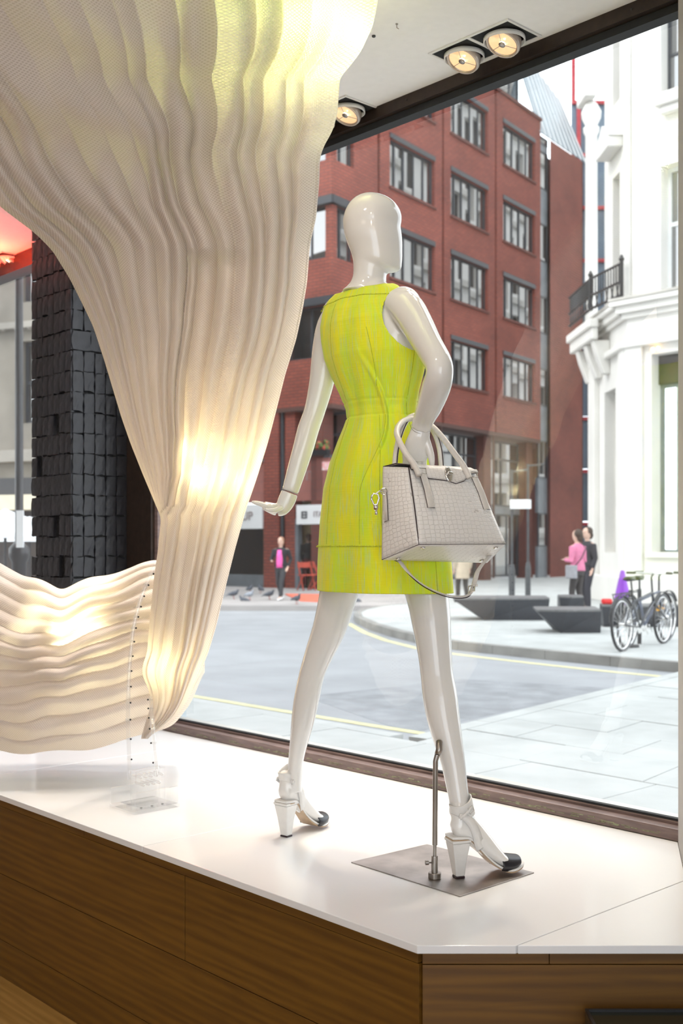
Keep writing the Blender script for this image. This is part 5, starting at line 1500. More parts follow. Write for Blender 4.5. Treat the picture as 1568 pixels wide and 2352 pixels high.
text_obj('sign_lettering', 'CUP', FRL, 3.55, -.03, 2.40, .40, M['grey_letters'], sg2)
text_obj('band_lettering', 'ITALY', FRL, .55, .09, 3.62, .42, M['grey_letters'], rbld)
fl2 = tag(obj('hanging_banner', MB().prism([fpt(FRL, -.22, -.3, 0)[:2], fpt(FRL, .15, -.3, 0)[:2], fpt(FRL, .15, -.26, 0)[:2], fpt(FRL, -.22, -.26, 0)[:2]], 3.75, 4.0), mat('white_red_banner', (.8, .3, .3), .5, noise=(6, .5), col2=(.85, .8, .8))), 'small white and red hanging sign showing past the dress edge', 'sign')
tag(obj('red_mat', MB().prism([ground(x, y, ZP)[:2] for x, y in ((655, 1366), (735, 1367), (800, 1372), (735, 1383), (690, 1381))], ZP - .002, ZP + .03), mat('orange_red_sheet', (.75, .17, .10), .7, noise=(3, .1))), 'orange red sheet lying on the far pavement behind the left leg', 'sheet')
# terrace chairs in the doorway
def far_chair(p, rz, label):
    root = thing('terrace_chair', p, label, 'chair', 'red folding chairs at the cafe door')
    m_ = mat('red_chair_paint', (.45, .06, .03), .5, noise=(5, .2))
    Rm = Matrix.Rotation(rz, 3, 'Z')
    def bar(a, b, r=.018, n='leg'): obj(n, MB().tube([Vector(p) + Rm @ Vector(a), Vector(p) + Rm @ Vector(b)], r, 6), m_, root)
    bar((-.2, -.22, 0), (-.2, .18, .86)); bar((.2, -.22, 0), (.2, .18, .86)); bar((-.18, .25, 0), (-.18, -.18, .47)); bar((.18, .25, 0), (.18, -.18, .47))
    obj('seat', MB().box(Vector(p) + Vector((0, 0, .46)), (.4, .38, .03), Rm), m_, root)
    obj('backrest', MB().box(Vector(p) + Rm @ Vector((0, .15, .76)), (.42, .03, .16), Rm), m_, root)
for i, (px, Y) in enumerate(((703, 33.4), (731, 34.0))):
    q = at(px, 1300, Y); far_chair((q.x, q.y, ZP), .5 + i, ('red folding chair at the cafe door, left one', 'red folding chair at the cafe door, right one beside the dress')[i])

# ------------------------------------------------------------------ blue glazed tower with red steel
tw = thing('glazed_tower', (11.5, 51, .12), 'blue grey glazed stair tower with red steel frame between brick and white buildings', 'building')
ft_ = ((0, 51), (1, 0), (0, 1))
for i in range(9):
    for j in range(2):
        obj('glass_panel', MB().fbox(ft_, 10.5 + j * .95, 11.4 + j * .95, .1, .2, 0.15 + i * 2.4, 2.5 + i * 2.4), M['blue_panel'], tw)
for x in (10.72, 11.25, 12.3):
    obj('steel_post', MB().fbox(ft_, x, x + .16, -.1, .05, .12, 21.6), M['red_steel'], tw)
for i in range(9):
    obj('steel_beam', MB().fbox(ft_, 10.5, 12.4, -.08, .04, 2.35 + i * 2.4, 2.5 + i * 2.4), M['red_steel'], tw)
obj('mast', MB().fbox(ft_, 10.5, 10.66, 0, .15, 21.6, 24.5), M['red_steel'], tw)

# ------------------------------------------------------------------ white stone corner building
K0 = (6.51, 25.5)
FA = (K0, WD, WN)                                   # face parallel to our window, to the right
BDv = Vector((-0.0366, 1.0)).normalized()
FB = (K0, (BDv.x, BDv.y), (BDv.y, -BDv.x))          # side face running away
wb = thing('white_stone_building', (8, 26, .12), 'white stone corner building with balcony, cornice and shop window on the right', 'building')
S = M['cream_stone']
AH = [(0.62, 3.2, 1.30, 5.75), (.85, 2.1, 7.1, 9.9), (.85, 2.1, 11.5, 14.6)]
m = MB(); wall_holes(m, FA, 0, 6, .12, 19, AH, .45)
obj('stone_wall', m, S, wb)
BH = [(0.95, 1.9, 1.3, 5.2), (0.6, 1.2, 7.4, 10.2), (.6, 1.2, 11.9, 15)]
m = MB(); wall_holes(m, FB, 0, 3.5, .12, 7.02, BH[:1], .35); wall_holes(m, FB, 0, 1.9, 7.02, 18.0, BH[1:], .35)
obj('stone_wall', m, S, wb)
obj('pilaster', MB().fbox(FA, -.02, .42, -.10, 0, .12, 6.1), S, wb, bevel=.02)
obj('pilaster', MB().fbox(FB, -.02, .42, -.10, 0, .12, 6.1), S, wb, bevel=.02)
obj('pilaster', MB().fbox(FB, 2.4, 2.9, -.14, 0, .12, 6.1), S, wb, bevel=.02)
obj('quoin_strip', MB().fbox(FA, -.03, .10, -.07, 0, 7.0, 19), S, wb)
obj('quoin_strip', MB().fbox(FA, .16, .22, -.04, 0, 7.0, 19), S, wb)
obj('plinth', MB().fbox(FA, -.08, 6, -.16, 0, .12, .75).fbox(FB, .0, 3.5, -.16, 0, .12, .75), M['cream_stone'], wb, bevel=.02)
obj('sill', MB().fbox(FA, .5, 3.3, -.08, .3, 1.2, 1.32), S, wb, bevel=.01)
obj('string_course', MB().fbox(FA, -.1, 6, -.16, 0, 5.95, 6.10).fbox(FB, 0, 3.5, -.16, 0, 5.95, 6.10), S, wb, bevel=.03)
# stepped cornice
cn = MB()
for q, (dz0, dz1, p) in enumerate(((6.62, 6.74, .10), (6.74, 6.90, .20), (6.90, 7.02, .30))):
    cn.fbox(FA, -p, 6, -p, 0, dz0, dz1).fbox(FB, 0.0, 3.5, -p, 0, dz0, dz1)
obj('cornice', cn, S, wb, bevel=.02)
obj('cornice_cap', MB().fbox(FA, -.31, 6, -.32, 0, 7.021, 7.08).fbox(FB, 0, 3.5, -.32, 0, 7.021, 7.08), M['cream_stone_dark'], wb)
# balcony on the side face with brackets and railing
bk = obj('balcony', MB().fbox(FB, 1.3, 3.5, -.48, -.321, 6.42, 6.70).fbox(FB, 1.25, 3.55, -.56, -.321, 6.70, 6.90), S, wb, bevel=.03)
for a in (1.4, 2.1, 2.9):
    obj('bracket', MB().rings([[fpt(FB, a, -.42, 6.41), fpt(FB, a + .28, -.42, 6.41), fpt(FB, a + .28, 0, 6.41), fpt(FB, a, 0, 6.41)], [fpt(FB, a, -.34, 6.1), fpt(FB, a + .28, -.34, 6.1), fpt(FB, a + .28, 0, 6.1), fpt(FB, a, 0, 6.1)], [fpt(FB, a, -.15, 5.6), fpt(FB, a + .28, -.15, 5.6), fpt(FB, a + .28, 0, 5.6), fpt(FB, a, 0, 5.6)]]), S, wb, bevel=.03)
rl = thing('balcony_railing', tuple(fpt(FB, 2.4, -1.2, 6.82)), 'black wrought iron railing on the balcony of the white stone building', 'railing')
pts = [fpt(FA, .02, -.26, 0), fpt(FB, 1.32, -.50, 0), fpt(FB, 3.45, -.50, 0)]
for z in (7.14, 7.45, 7.86):
    obj('rail', MB().tube([Vector((p.x, p.y, z)) for p in pts], .03, 6), M['iron'], rl)
cnt = 0
for i in range(len(pts) - 1):
    L_ = (pts[i + 1] - pts[i]).length; n = int(L_ / .12)
    for q in range(n):
        p = pts[i].lerp(pts[i + 1], q / n)
        obj('baluster', MB().tube([Vector((p.x, p.y, 7.09)), Vector((p.x + .03 * (-1) ** q, p.y, 7.25)), Vector((p.x, p.y, 7.45)), Vector((p.x, p.y, 7.86))], .017, 5), M['iron'], rl)
for p in (pts[0], pts[1]):
    obj('newel', MB().lathe([(.045, 7.09), (.045, 7.9), (.07, 7.95), (.02, 8.05)], (p.x, p.y, 0), 8), M['iron'], rl)
# windows
M['sash_white'] = mat('white_sash', (.72, .74, .74), .5, noise=(4, .05))
win(FA, .62, 3.2, 1.30, 5.10, wb, (.55,), dpt=.38, bar=.08, fm=M['grey_panel'], pane=M['glass'])
obj('awning_box', MB().fbox(FA, .62, 3.2, .30, .6, 5.10, 5.75), M['dark_inside'], wb)
obj('shop_backdrop', MB().fbox(FA, .3, 5, 1.6, 1.7, .5, 5.7), M['pale_inside'], wb)
obj('display_blind', MB().fbox(FA, 1.0, 2.6, 1.3, 1.4, 1.6, 3.9), mat('grey_green_blind', (.42, .5, .44), .7, noise=(2, .2)), wb)
win(FA, .85, 2.1, 7.1, 9.9, wb, (.5,), dpt=.3, bar=.09, fm=M['sash_white'], trans=(.55,))
win(FA, .85, 2.1, 11.5, 14.6, wb, (.35, .7), dpt=.3, bar=.06, trans=(.3, .6))
win(FB, .95, 1.9, 1.3, 5.2, wb, (), dpt=.25, bar=.08, fm=M['cream_stone_dark'], trans=(.75,))
win(FB, .6, 1.2, 7.4, 10.2, wb, (), dpt=.25, bar=.06, fm=M['cream_stone_dark'])
win(FB, .6, 1.2, 11.9, 15, wb, (), dpt=.25, bar=.06, fm=M['cream_stone_dark'])
obj('window_hood', MB().fbox(FA, .85, 2.6, -.30, 0, 11.15, 11.42).fbox(FA, .95, 2.6, -.20, 0, 10.98, 11.15), S, wb, bevel=.03)
obj('window_hood', MB().fbox(FB, .35, 1.45, -.35, 0, 10.7, 10.95).rings([[fpt(FB, .3, -.35, 10.95), fpt(FB, 1.5, -.35, 10.95), fpt(FB, 1.5, 0, 10.95), fpt(FB, .3, 0, 10.95)], [fpt(FB, .88, -.35, 11.35), fpt(FB, .92, -.35, 11.35), fpt(FB, .92, 0, 11.35), fpt(FB, .88, 0, 11.35)]]), S, wb, bevel=.02)
obj('cartouche', MB().sphere(fpt(FA, 1.5, -.12, 10.5), (.22, .12, .3), 12, 8), S, wb, sm=True)
# slim white column with a ball on the balcony corner
cc = fpt(FB, 3.0, -.04, 0)
obj('column', MB().lathe([(.22, 6.9), (.22, 7.05), (.16, 7.15), (.15, 11.9), (.20, 12.0), (.20, 12.1), (.14, 12.15), (.24, 12.35), (.25, 12.5), (.16, 12.68), (.10, 12.75)], (cc.x, cc.y, 0), 20), S, wb, sm=True)
obj('capital', MB().fbox(FB, 2.6, 3.5, -.30, 0, 12.76, 13.3), S, wb, bevel=.04)
for i, x in enumerate((1499, 1511)):
    p = at(x, 803 - i * 3, 24.9)
    o = obj('shop_lamp', MB().sphere(p, (.05, .05, .05), 10, 6), mat('warm_far_lamp', (1, .7, .3), .4, emit=((1, .62, .25), 5), noise=(4, .1)), wb)
# ------------------------------------------------------------------ our side of the street, mirrored in the panes
ob = thing('pale_terrace_building', tuple(wp(0, -3, 7.6)), 'pale stone upper storeys above the shop, seen only as reflections', 'building')
m = MB(); hs = []
for i in range(12):
    for j in range(3):
        hs.append((-16 + i * 2.6, -14.8 + i * 2.6, 8.3 + 3.2 * j, 10.3 + 3.2 * j))
wall_holes(m, ((WO[0] + WN[0] * .3, WO[1] + WN[1] * .3), WD, (-WN[0], -WN[1])), -18, 16, 7.55, 17.5, hs, .3)
obj('stone_wall', m, M['buff_stone'], ob)
obj('dark_rooms', MB().fbox(FR, -18, 16, -.6, -.1, 7.55, 17.5), M['dark_inside'], ob)

# the other side of the side street, mirrored in the brick building's panes
o2 = (C[0] + .8142 * 13 + RD[0] * 5, C[1] - .5805 * 13 + RD[1] * 5)
FC = (o2, RD, (.8142, -.5805))
ob2 = thing('cream_mansion_block', (o2[0], o2[1], .12), 'cream stone mansion block in the side street, seen only as reflections', 'building')
hs = [(1.0 + i * 2.3, 2.2 + i * 2.3, 2.6 + 3.6 * j, 4.9 + 3.6 * j) for i in range(20) for j in range(11)]
m = MB(); wall_holes(m, FC, 0, 48, .12, 44, hs, .35); obj('stone_wall', m, M['cream_stone'], ob2)
obj('dark_rooms', MB().fbox(FC, 0, 48, .36, .6, .12, 44), M['dark_inside'], ob2)
for j in range(11):
    obj('stone_band', MB().fbox(FC, 0, 48, -.35, 0, 1.9 + 3.6 * j, 2.25 + 3.6 * j), M['cream_stone_dark'], ob2)
# ------------------------------------------------------------------ street seen through the left bay
LB = (( -14.0, 31.0), (0.93, -0.37), (0.37, 0.93))
lb = thing('cream_stone_terrace', (-9, 29, .12), 'greyish cream stone terrace seen through the far left window', 'building')
hs = []
for i in range(5):
    for j in range(3):
        hs.append((1.05 + i * 1.72, 1.95 + i * 1.72, 4.6 + 3.1 * j, 6.7 + 3.1 * j))
m = MB(); wall_holes(m, LB, -2, 9.4, 3.2, 14, hs, .3); obj('stone_wall', m, mat('grey_beige_stone', (.20, .18, .15), .8, noise=(.9, .25)), lb)  # walling in a darker grey beige with random variation
for h in hs: win(LB, h[0], h[1], h[2], h[3], lb, (), dpt=.2, bar=.08, trans=(.5,))
obj('stone_band', MB().fbox(LB, -2, 9.4, -.25, 0, 7.0, 7.16).fbox(LB, -2, 9.4, -.3, 0, 10.2, 10.45).fbox(LB, -2, 9.4, -.3, 0, 3.6, 3.9), mat('grey_beige_band', (.26, .24, .21), .8, noise=(1.4, .2)), lb)
BS_ = mat('grey_beige_baluster', (.26, .24, .21), .8, noise=(1.4, .2))
for i in range(22):
    obj('baluster', MB().lathe([(.05, 6.75 - .0), (.09, 6.8), (.05, 6.95)], fpt(LB, .2 + i * .4, -.15, 0.21), 8), BS_, lb)
obj('shopfront', MB().fbox(LB, -2, 9.4, .0, .3, .12, 3.2), M['dark_inside'], lb)
obj('fascia', MB().fbox(LB, -2, 9.4, -.06, 0, 2.75, 3.2), M['iron'], lb)
obj('reflection_block', MB().fbox(LB, -12, 0, .36, 8, .12, 14), M['dark_inside'], lb)  # unseen dark mass, added so the shop glass mirrors less sky
aw = tag(obj('awning', MB().prism([fpt(LB, 3.0, -.07, 0)[:2], fpt(LB, 9, -.07, 0)[:2], fpt(LB, 9, -1.0, 0)[:2], fpt(LB, 3.0, -1.0, 0)[:2]], 2.35, 2.72), mat('cream_awning', (.62, .56, .42), .8, noise=(4, .08))), 'cream shop awning on the cream stone terrace at far left', 'awning')
def parasol(p, label, h=2.1):
    root = thing('parasol', p, label, 'parasol', 'white cafe parasols at far left')
    obj('canopy', MB().lathe([(1.1, h - .35), (1.08, h - .28), (.05, h + .1), (.01, h + .12)], p, 8), M['white_sign'], root)
    obj('pole', MB().lathe([(.025, 0), (.025, h)], p, 8), M['iron'], root)
for i, (px, Y) in enumerate(((12, 18.0), (68, 21))):
    q = at(px, 1300, Y); parasol((q.x, q.y, 0), ('white cafe parasol nearest the left picture edge', 'white cafe parasol just left of the black brick pier')[i], 1.95 - .05 * i)
# lamp post
lpst = at(44, 1300, 11.0)
post = thing('lamp_post', (lpst.x, lpst.y, 0), 'black iron lamp post outside the far left window', 'lamp post')
obj('shaft', MB().lathe([(.048, 1.0), (.042, 1.1), (.038, 4.2)], (lpst.x, lpst.y, ZP - .1), 16), M['iron'], post, sm=True)
obj('base', MB().lathe([(.12, 0), (.12, .2), (.08, .35), (.072, 1.32), (.10, 1.38), (.10, 1.46), (.05, 1.52)], (lpst.x, lpst.y, 0), 16), M['iron'], post, sm=True)
q = at(47, 1245, 10.9)
tag(obj('post_notice', MB().box(at(46, 1215, 10.85), (.07, .02, .36)), M['white_sign']), 'narrow white notice fixed upright on the black lamp post', 'notice')
# pale stone post just outside the left end of the big window
sp0 = at(343, 1300, 5.62); sp1 = at(404, 1300, 5.62)
struct('stone_post', MB().prism([(sp0.x, 5.62), (sp1.x, 5.62), (sp1.x + .02, 5.85), (sp0.x + .02, 5.85)], 0.12, 3.2), mat('pale_grey_stone', (.42, .46, .48), .8, noise=(3, .08)))

# ------------------------------------------------------------------ faceted stone benches
def bench(top, bot, Y0, dep, z1, label):
    """top / bot : px ranges of the front edge, at the front distance Y0"""
    tl, tr = at(top[0], 1300, Y0), at(top[1], 1300, Y0); bl, br = at(bot[0], 1300, Y0 + .15), at(bot[1], 1300, Y0 + .15)
    root = thing('stone_bench', ((bl.x + br.x) / 2, Y0 + dep / 2, ZP), label, 'bench', 'faceted dark stone benches')
    T = [Vector((tl.x, Y0, z1)), Vector((tr.x, Y0, z1)), Vector((tr.x + .1, Y0 + dep, z1)), Vector((tl.x + .1, Y0 + dep, z1))]
    Bt = [Vector((bl.x, Y0 + .12, ZP)), Vector((br.x, Y0 + .12, ZP)), Vector((br.x, Y0 + dep - .1, ZP)), Vector((bl.x, Y0 + dep - .1, ZP))]
    midT = T[0].lerp(T[1], .45); 
    m = MB().add(T + Bt + [midT - Vector((0, .10, 0))], [(4, 5, 1, 8), (0, 4, 8), (5, 6, 2, 1), (6, 7, 3, 2), (7, 4, 0, 3), (4, 7, 6, 5), (0, 8, 1, 2, 3)])
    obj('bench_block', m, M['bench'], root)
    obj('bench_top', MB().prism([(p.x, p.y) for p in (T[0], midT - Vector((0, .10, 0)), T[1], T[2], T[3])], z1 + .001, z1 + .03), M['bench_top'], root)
bench((1040, 1262), (1112, 1255), 20.2, 1.0, .50, 'dark faceted stone bench, the left one behind the handbag strap')
bench((1232, 1380), (1288, 1378), 17.3, .9, .46, 'dark faceted stone bench, the nearer one beside the bicycles')
bench((1284, 1340), (1290, 1338), 20.9, .7, .50, 'small dark stone bench behind the nearer faceted bench')
bench((1382, 1560), (1386, 1560), 18.6, .6, .46, 'dark stone bench standing behind the two bicycles')

# ------------------------------------------------------------------ street furniture
PST = mat('dark_grey_post_paint', (.06, .065, .07), .4, noise=(9, .2))
def sign_post(px, Y, ztop, label, arm=0):
    q = at(px, 1300, Y)
    root = thing('sign_post', (q.x, q.y, ZP), label, 'post')
    obj('pole', MB().tube([(q.x, q.y, ZP), (q.x, q.y, ztop)], .036, 8), PST, root)
    obj('collar', MB().lathe([(.075, 0), (.075, .75), (.045, .9)], (q.x, q.y, ZP), 10), PST, root)
    if arm:
        obj('arm', MB().tube([(q.x, q.y, ztop - .05), (q.x + arm, q.y, ztop)], .025, 8), PST, root)
    return root, q
r1, q1 = sign_post(1175, 27.0, 3.3, 'tall grey street post with a cross arm right of the handbag', .4)
r2, q2 = sign_post(1212, 30.0, 3.65, 'second grey street post, right of the cross arm post', .45)
tag(obj('street_sign', MB().box(at(1195, 1158, 26.9), (.50, .05, .22)), M['white_sign']), 'white rectangular street sign on the grey posts', 'sign')
pc_ = ground(1429, 1376, ZP)
cn_ = tag(obj('traffic_cone', MB().lathe([(.20, 0), (.20, .03), (.15, .035), (.035, .56), (.01, .57)], (0, 0, 0), 16), mat('purple_plastic', (.24, .04, .50), .4, noise=(4, .1))), 'purple traffic cone standing on the bench behind the bicycles', 'cone')
q = at(1429, 1300, 18.9); cn_.location = (q.x, q.y, .4915)
tag(obj('red_bag', MB().box(Vector(((1393 - CX) / F * 18.85, 18.85, .537)), (.17, .14, .09)), mat('red_plastic', (.7, .02, .02), .4, noise=(4, .1)), bevel=.03), 'small red box on the bench left of the purple cone', 'box')

# ------------------------------------------------------------------ bicycles
def bicycle(rear, front, zr, label, tint, seed, lean=0.0):
    rear, front = Vector(rear), Vector(front)
    d = (front - rear); wbase = d.length; d.normalize()
    side = Vector((-d.y, d.x, 0))
    root = thing('bicycle', ((rear + front) / 2).to_tuple(), label, 'bicycle', 'bicycles parked at the stand')
    up = (Vector((0, 0, 1)) + side * lean).normalized()
    R_ = zr
    def P(x, z, s=0.0): return rear + d * x + up * z + side * s
    k = wbase / 1.05
    fm = mat('bicycle_paint', tint, .35, noise=(9, .1), coat=.3)
    for nm, x in (('wheel', 0), ('wheel', wbase)):
        w = obj(nm, MB().tube([P(x + R_ * .97 * math.cos(a), R_ + R_ * .97 * math.sin(a)) for a in np.linspace(0, 2 * PI, 41)[:-1]], .020, 8, closed=True), M['iron'], root, sm=True)
        obj('rim', MB().tube([P(x + R_ * .90 * math.cos(a), R_ + R_ * .90 * math.sin(a)) for a in np.linspace(0, 2 * PI, 41)[:-1]], .011, 6, closed=True), M['chrome'], w, sm=True)
        sp = MB()
        for q in range(24):
            a = 2 * PI * q / 24
            sp.tube([P(x, R_, .03 * (-1) ** q), P(x + R_ * .9 * math.cos(a), R_ + R_ * .9 * math.sin(a))], .0022, 4)
        obj('spokes', sp, M['chrome'], w)
        obj('hub', MB().tube([P(x, R_, -.04), P(x, R_, .04)], .025, 10), M['chrome'], w)
        obj('mudguard', MB().tube([P(x + (R_ + .04) * math.cos(a), R_ + (R_ + .04) * math.sin(a)) for a in (np.linspace(.5, 3.0, 16) if x == 0 else np.linspace(.6, 2.6, 14))], [(.006, .025)] * (16 if x == 0 else 14), 6, flat=up), M['iron'], root)
    bb, st_, hd = P(.42 * k, .28), P(.28 * k, .62), P(.78 * k, .72)
    hb = P(.80 * k, .60)
    fr_m = MB()
    for a, b, r in ((bb, st_, .018), (st_, hd, .017), (bb, hb, .021), (P(0, R_, .04), bb, .011), (P(0, R_, -.04), bb, .011), (P(0, R_, .04), st_, .010), (P(0, R_, -.04), st_, .010), (hb, hd, .022)):
        fr_m.tube([a, b], r, 8)
    obj('frame', fr_m, fm, root, sm=True)
    obj('fork', MB().tube([hb, P(wbase, R_, .05)], .014, 8).tube([hb, P(wbase, R_, -.05)], .014, 8), fm, root, sm=True)
    obj('seat_post', MB().tube([st_, P(.245 * k, .90)], .013, 8), M['iron'], root)
    obj('saddle', MB().rings([[P(.245 * k + x, .915 + .0 + z, s) for s, z in ((-w, 0), (-w * .6, .035), (0, .045), (w * .6, .035), (w, 0), (0, -.02))] for x, w in ((-.13, .06), (-.10, .08), (-.02, .065), (.06, .03), (.13, .018))]), M['iron'], root, sm=True)
    obj('stem', MB().tube([hd, P(.765 * k, .93), P(.81 * k, .97)], .014, 8), M['iron'], root)
    obj('handlebar', MB().tube([P(.72 * k, .99, -.30), P(.80 * k, .985, -.14), P(.82 * k, .97, 0), P(.80 * k, .985, .14), P(.72 * k, .99, .30)], .012, 8), M['chrome'], root, sm=True)
    for s in (-1, 1):
        obj('grip', MB().tube([P(.70 * k, .99, s * .32), P(.755 * k, .988, s * .22)], .017, 8), M['iron'], root)
    obj('crank', MB().lathe([(.09, -.004), (.09, .004)], bb, 18, side).tube([bb - side * .07, P(.42 * k + .12, .18, -.07)], .009, 6).tube([bb + side * .07, P(.42 * k - .12, .38, .07)], .009, 6), M['chrome'], root)
    obj('rack', MB().tube([P(-.28, R_ * 2 + .06), P(.22 * k, R_ * 2 + .06)], .008, 6).tube([P(-.05, R_, .05), P(-.15, R_ * 2 + .06, .05)], .006, 6), M['iron'], root)
    obj('reflector', MB().box(P(.9 * k, .50), (.05, .04, .07)), mat('amber_reflector', (.7, .35, .02), .3, noise=(9, .1)), root)
    return root
a_ = ground(1430, 1496, ZP); b_ = ground(1524, 1478, ZP)
bicycle(a_, b_ + (b_ - a_) * .0, .34, 'black bicycle nearer the camera with front wheel at the window edge', (.03, .035, .045), 1, .03)
bicycle(a_ + Vector((.16, .42, 0)), a_ + Vector((.16, .42, 0)) + (b_ - a_) * 1.0, .34, 'blue grey bicycle leaning behind the black bicycle', (.10, .12, .18), 2, -.04)
sd = ground(1457, 1490, ZP)
stn = thing('bicycle_stand', (sd.x, sd.y, ZP), 'black metal bicycle stand between the two bicycles', 'bicycle stand')
obj('hoop', MB().tube([(sd.x, sd.y + .22, ZP), (sd.x, sd.y + .22, ZP + .75), (sd.x + .25, sd.y + .7, ZP + .75), (sd.x + .25, sd.y + .7, ZP)], .03, 8), M['iron'], stn)
obj('foot', MB().lathe([(.12, 0), (.12, .03), (.04, .04)], (sd.x, sd.y + .22, ZP), 12), M['iron'], stn)

# ------------------------------------------------------------------ people
SKIN = mat('skin', (.60, .40, .31), .6, noise=(9, .05))
HAIRD = mat('dark_brown_hair', (.05, .03, .02), .6, noise=(30, .3)); HAIRR = mat('auburn_hair', (.28, .12, .06), .6, noise=(30, .3))
def cloth(n, c): return mat(n, c, .85, noise=(12, .12))
def person(base, h, yaw, label, top, top_m, legs_m, shoe_m, hair, stride=.18, arms='walk', coat=None, bag=None):
    root = thing('person', base, label, 'person')
    Rm = Matrix.Rotation(yaw, 3, 'Z'); k = h / 1.7; b = Vector(base)
    def P(x, y, z): return b + Rm @ Vector((x * k, y * k, z * k))      # x right, y forward
    fx = Rm @ Vector((1, 0, 0))
    if arms == 'walk': A = {-1: ((-.20, -.02, 1.36), (-.25, -.10, 1.10), (-.23, .08, .88)), 1: ((.20, 0, 1.36), (.26, .05, 1.09), (.17, .24, 1.06))}
    elif arms == 'hold': A = {-1: ((-.19, 0, 1.36), (-.25, -.02, 1.08), (-.10, .24, 1.10)), 1: ((.19, 0, 1.36), (.25, 0, 1.08), (.10, .24, 1.13))}
    else: A = {-1: ((-.19, 0, 1.36), (-.23, -.02, 1.08), (-.22, .05, .85)), 1: ((.19, 0, 1.36), (.23, -.02, 1.08), (.22, .05, .85))}
    Bm = MB()
    Bm.tube([P(0, 0, 1.36), P(0, .01, 1.44), P(0, .015, 1.50)], [.055 * k, .05 * k, .05 * k], 12)
    Bm.rings([[P(0, 0, 0) * 0 + P(w * math.cos(a), .02 + l * math.sin(a), z) for a in np.linspace(0, 2 * PI, 19)[:-1]] for z, w, l in ((1.475, .03, .04), (1.49, .052, .07), (1.53, .066, .085), (1.58, .074, .093), (1.64, .072, .09), (1.68, .052, .066), (1.70, .02, .03))])
    Bm.sphere(P(0, .118, 1.565), (.014 * k,) * 3, 8, 6)
    for s in (-1, 1): Bm.sphere(P(s * .074, .01, 1.57), (.014 * k, .016 * k, .026 * k), 8, 6)
    Bm.rings([[P(w * math.cos(a), l * math.sin(a), z) for a in np.linspace(0, 2 * PI, 19)[:-1]] for z, w, l in ((.86, .15, .10), (.95, .16, .11), (1.1, .125, .09), (1.28, .155, .10), (1.38, .14, .08), (1.42, .06, .05))])
    for s in (-1, 1):
        a, e, w = A[s]
        Bm.tube([P(a[0] * .7, a[1], a[2]), P(*a), P(*e), P(*w)], [.05 * k, .045 * k, .036 * k, .024 * k], 10)
        # hand: palm and five fingers
        d = (Vector(w) - Vector(e)).normalized()
        W_ = Vector(w); pm_ = W_ + d * .055
        Bm.tube([P(*W_), P(*(W_ + d * .03)), P(*pm_), P(*(pm_ + d * .02))], [(.026 * k, .016 * k), (.034 * k, .016 * k), (.038 * k, .014 * k), (.03 * k, .01 * k)], 8, flat=fx)
        for q in range(4):
            o_ = Vector((1, 0, 0)) * ((q - 1.5) * .018)
            f0 = pm_ + o_; Bm.tube([P(*f0), P(*(f0 + d * .04 + Vector((0, .008, 0)))), P(*(f0 + d * .07 + Vector((0, .025, -.005))))], [.0095 * k, .009 * k, .007 * k], 6)
        t0 = W_ + d * .02 + Vector((-s * .03, .01, 0)); Bm.tube([P(*t0), P(*(t0 + d * .03 + Vector((-s * .015, .015, 0))))], [.011 * k, .008 * k], 6)
    LG = {-1: ((-.085, 0, .88), (-.09, stride * .55 + .04, .48), (-.09, stride, .07)), 1: ((.085, 0, .88), (.09, -stride * .3 + .05, .48), (.09, -stride, .09))}
    for s in (-1, 1):
        a, e, w = LG[s]
        Bm.tube([P(a[0], a[1], .95), P(*a), P(*e), P(*w)], [.075 * k, .08 * k, .052 * k, .038 * k], 12)
        Bm.tube([P(w[0], w[1] - .05, .045), P(w[0], w[1] + .05, .05), P(w[0], w[1] + .17, .035)], [.035 * k, .042 * k, .03 * k], 8)
    obj('body', remeshed('body', Bm, .013, 2), SKIN, root)
    # trousers
    T_ = MB()
    T_.rings([[P(w * math.cos(a), l * math.sin(a), z) for a in np.linspace(0, 2 * PI, 19)[:-1]] for z, w, l in ((.78, .165, .115), (.88, .178, .125), (1.0, .165, .118), (1.04, .15, .11))])
    for s in (-1, 1):
        a, e, w = LG[s]
        T_.tube([P(a[0], a[1], .93), P(a[0], a[1], .85), P(*e), P(w[0], w[1], w[2] + .03)], [.088 * k, .094 * k, .066 * k, .056 * k], 12)
    obj('trousers', remeshed('trousers', T_, .015, 2), legs_m, root)
    for s in (-1, 1):
        w = LG[s][2]
        obj('shoe', MB().rings([[P(w[0] + ww * math.cos(a), w[1] + y, (z0 + z1) / 2 + (z1 - z0) / 2 * math.sin(a)) for a in np.linspace(0, 2 * PI, 13)[:-1]] for y, ww, z0, z1 in ((-.09, .03, .0, .06), (-.07, .042, .0, .10), (.0, .045, .0, .11), (.08, .048, .0, .075), (.15, .045, .0, .06), (.19, .025, .005, .04))]), shoe_m, root, sm=True)
    J = MB(); x_ = .012
    J.rings([[P(w * math.cos(a), l * math.sin(a), z) for a in np.linspace(0, 2 * PI, 21)[:-1]] for z, w, l in ((coat or .92, .19, .14), (1.0, .172, .128), (1.1, .145, .112), (1.26, .175, .122), (1.36, .175, .105), (1.41, .10, .075), (1.43, .07, .06))])
    for s in (-1, 1):
        a, e, w = A[s]; ww = Vector(e).lerp(Vector(w), .86)
        J.tube([P(a[0] * .6, a[1], a[2] - .01), P(a[0], a[1], a[2] - .015), P(*e), P(*ww)], [.06 * k, .064 * k, .052 * k, .042 * k], 12)
    j = obj(top, remeshed(top, J, .014, 2), top_m, root)
    Hh = MB().sphere(P(0, -.022, 1.622), (.092 * k, .098 * k, .100 * k), 18, 12)
    Hh.sphere(P(0, -.06, 1.55), (.07 * k, .05 * k, .09 * k), 14, 10)
    obj('hair', remeshed('hair', Hh, .012, 1), hair, root)
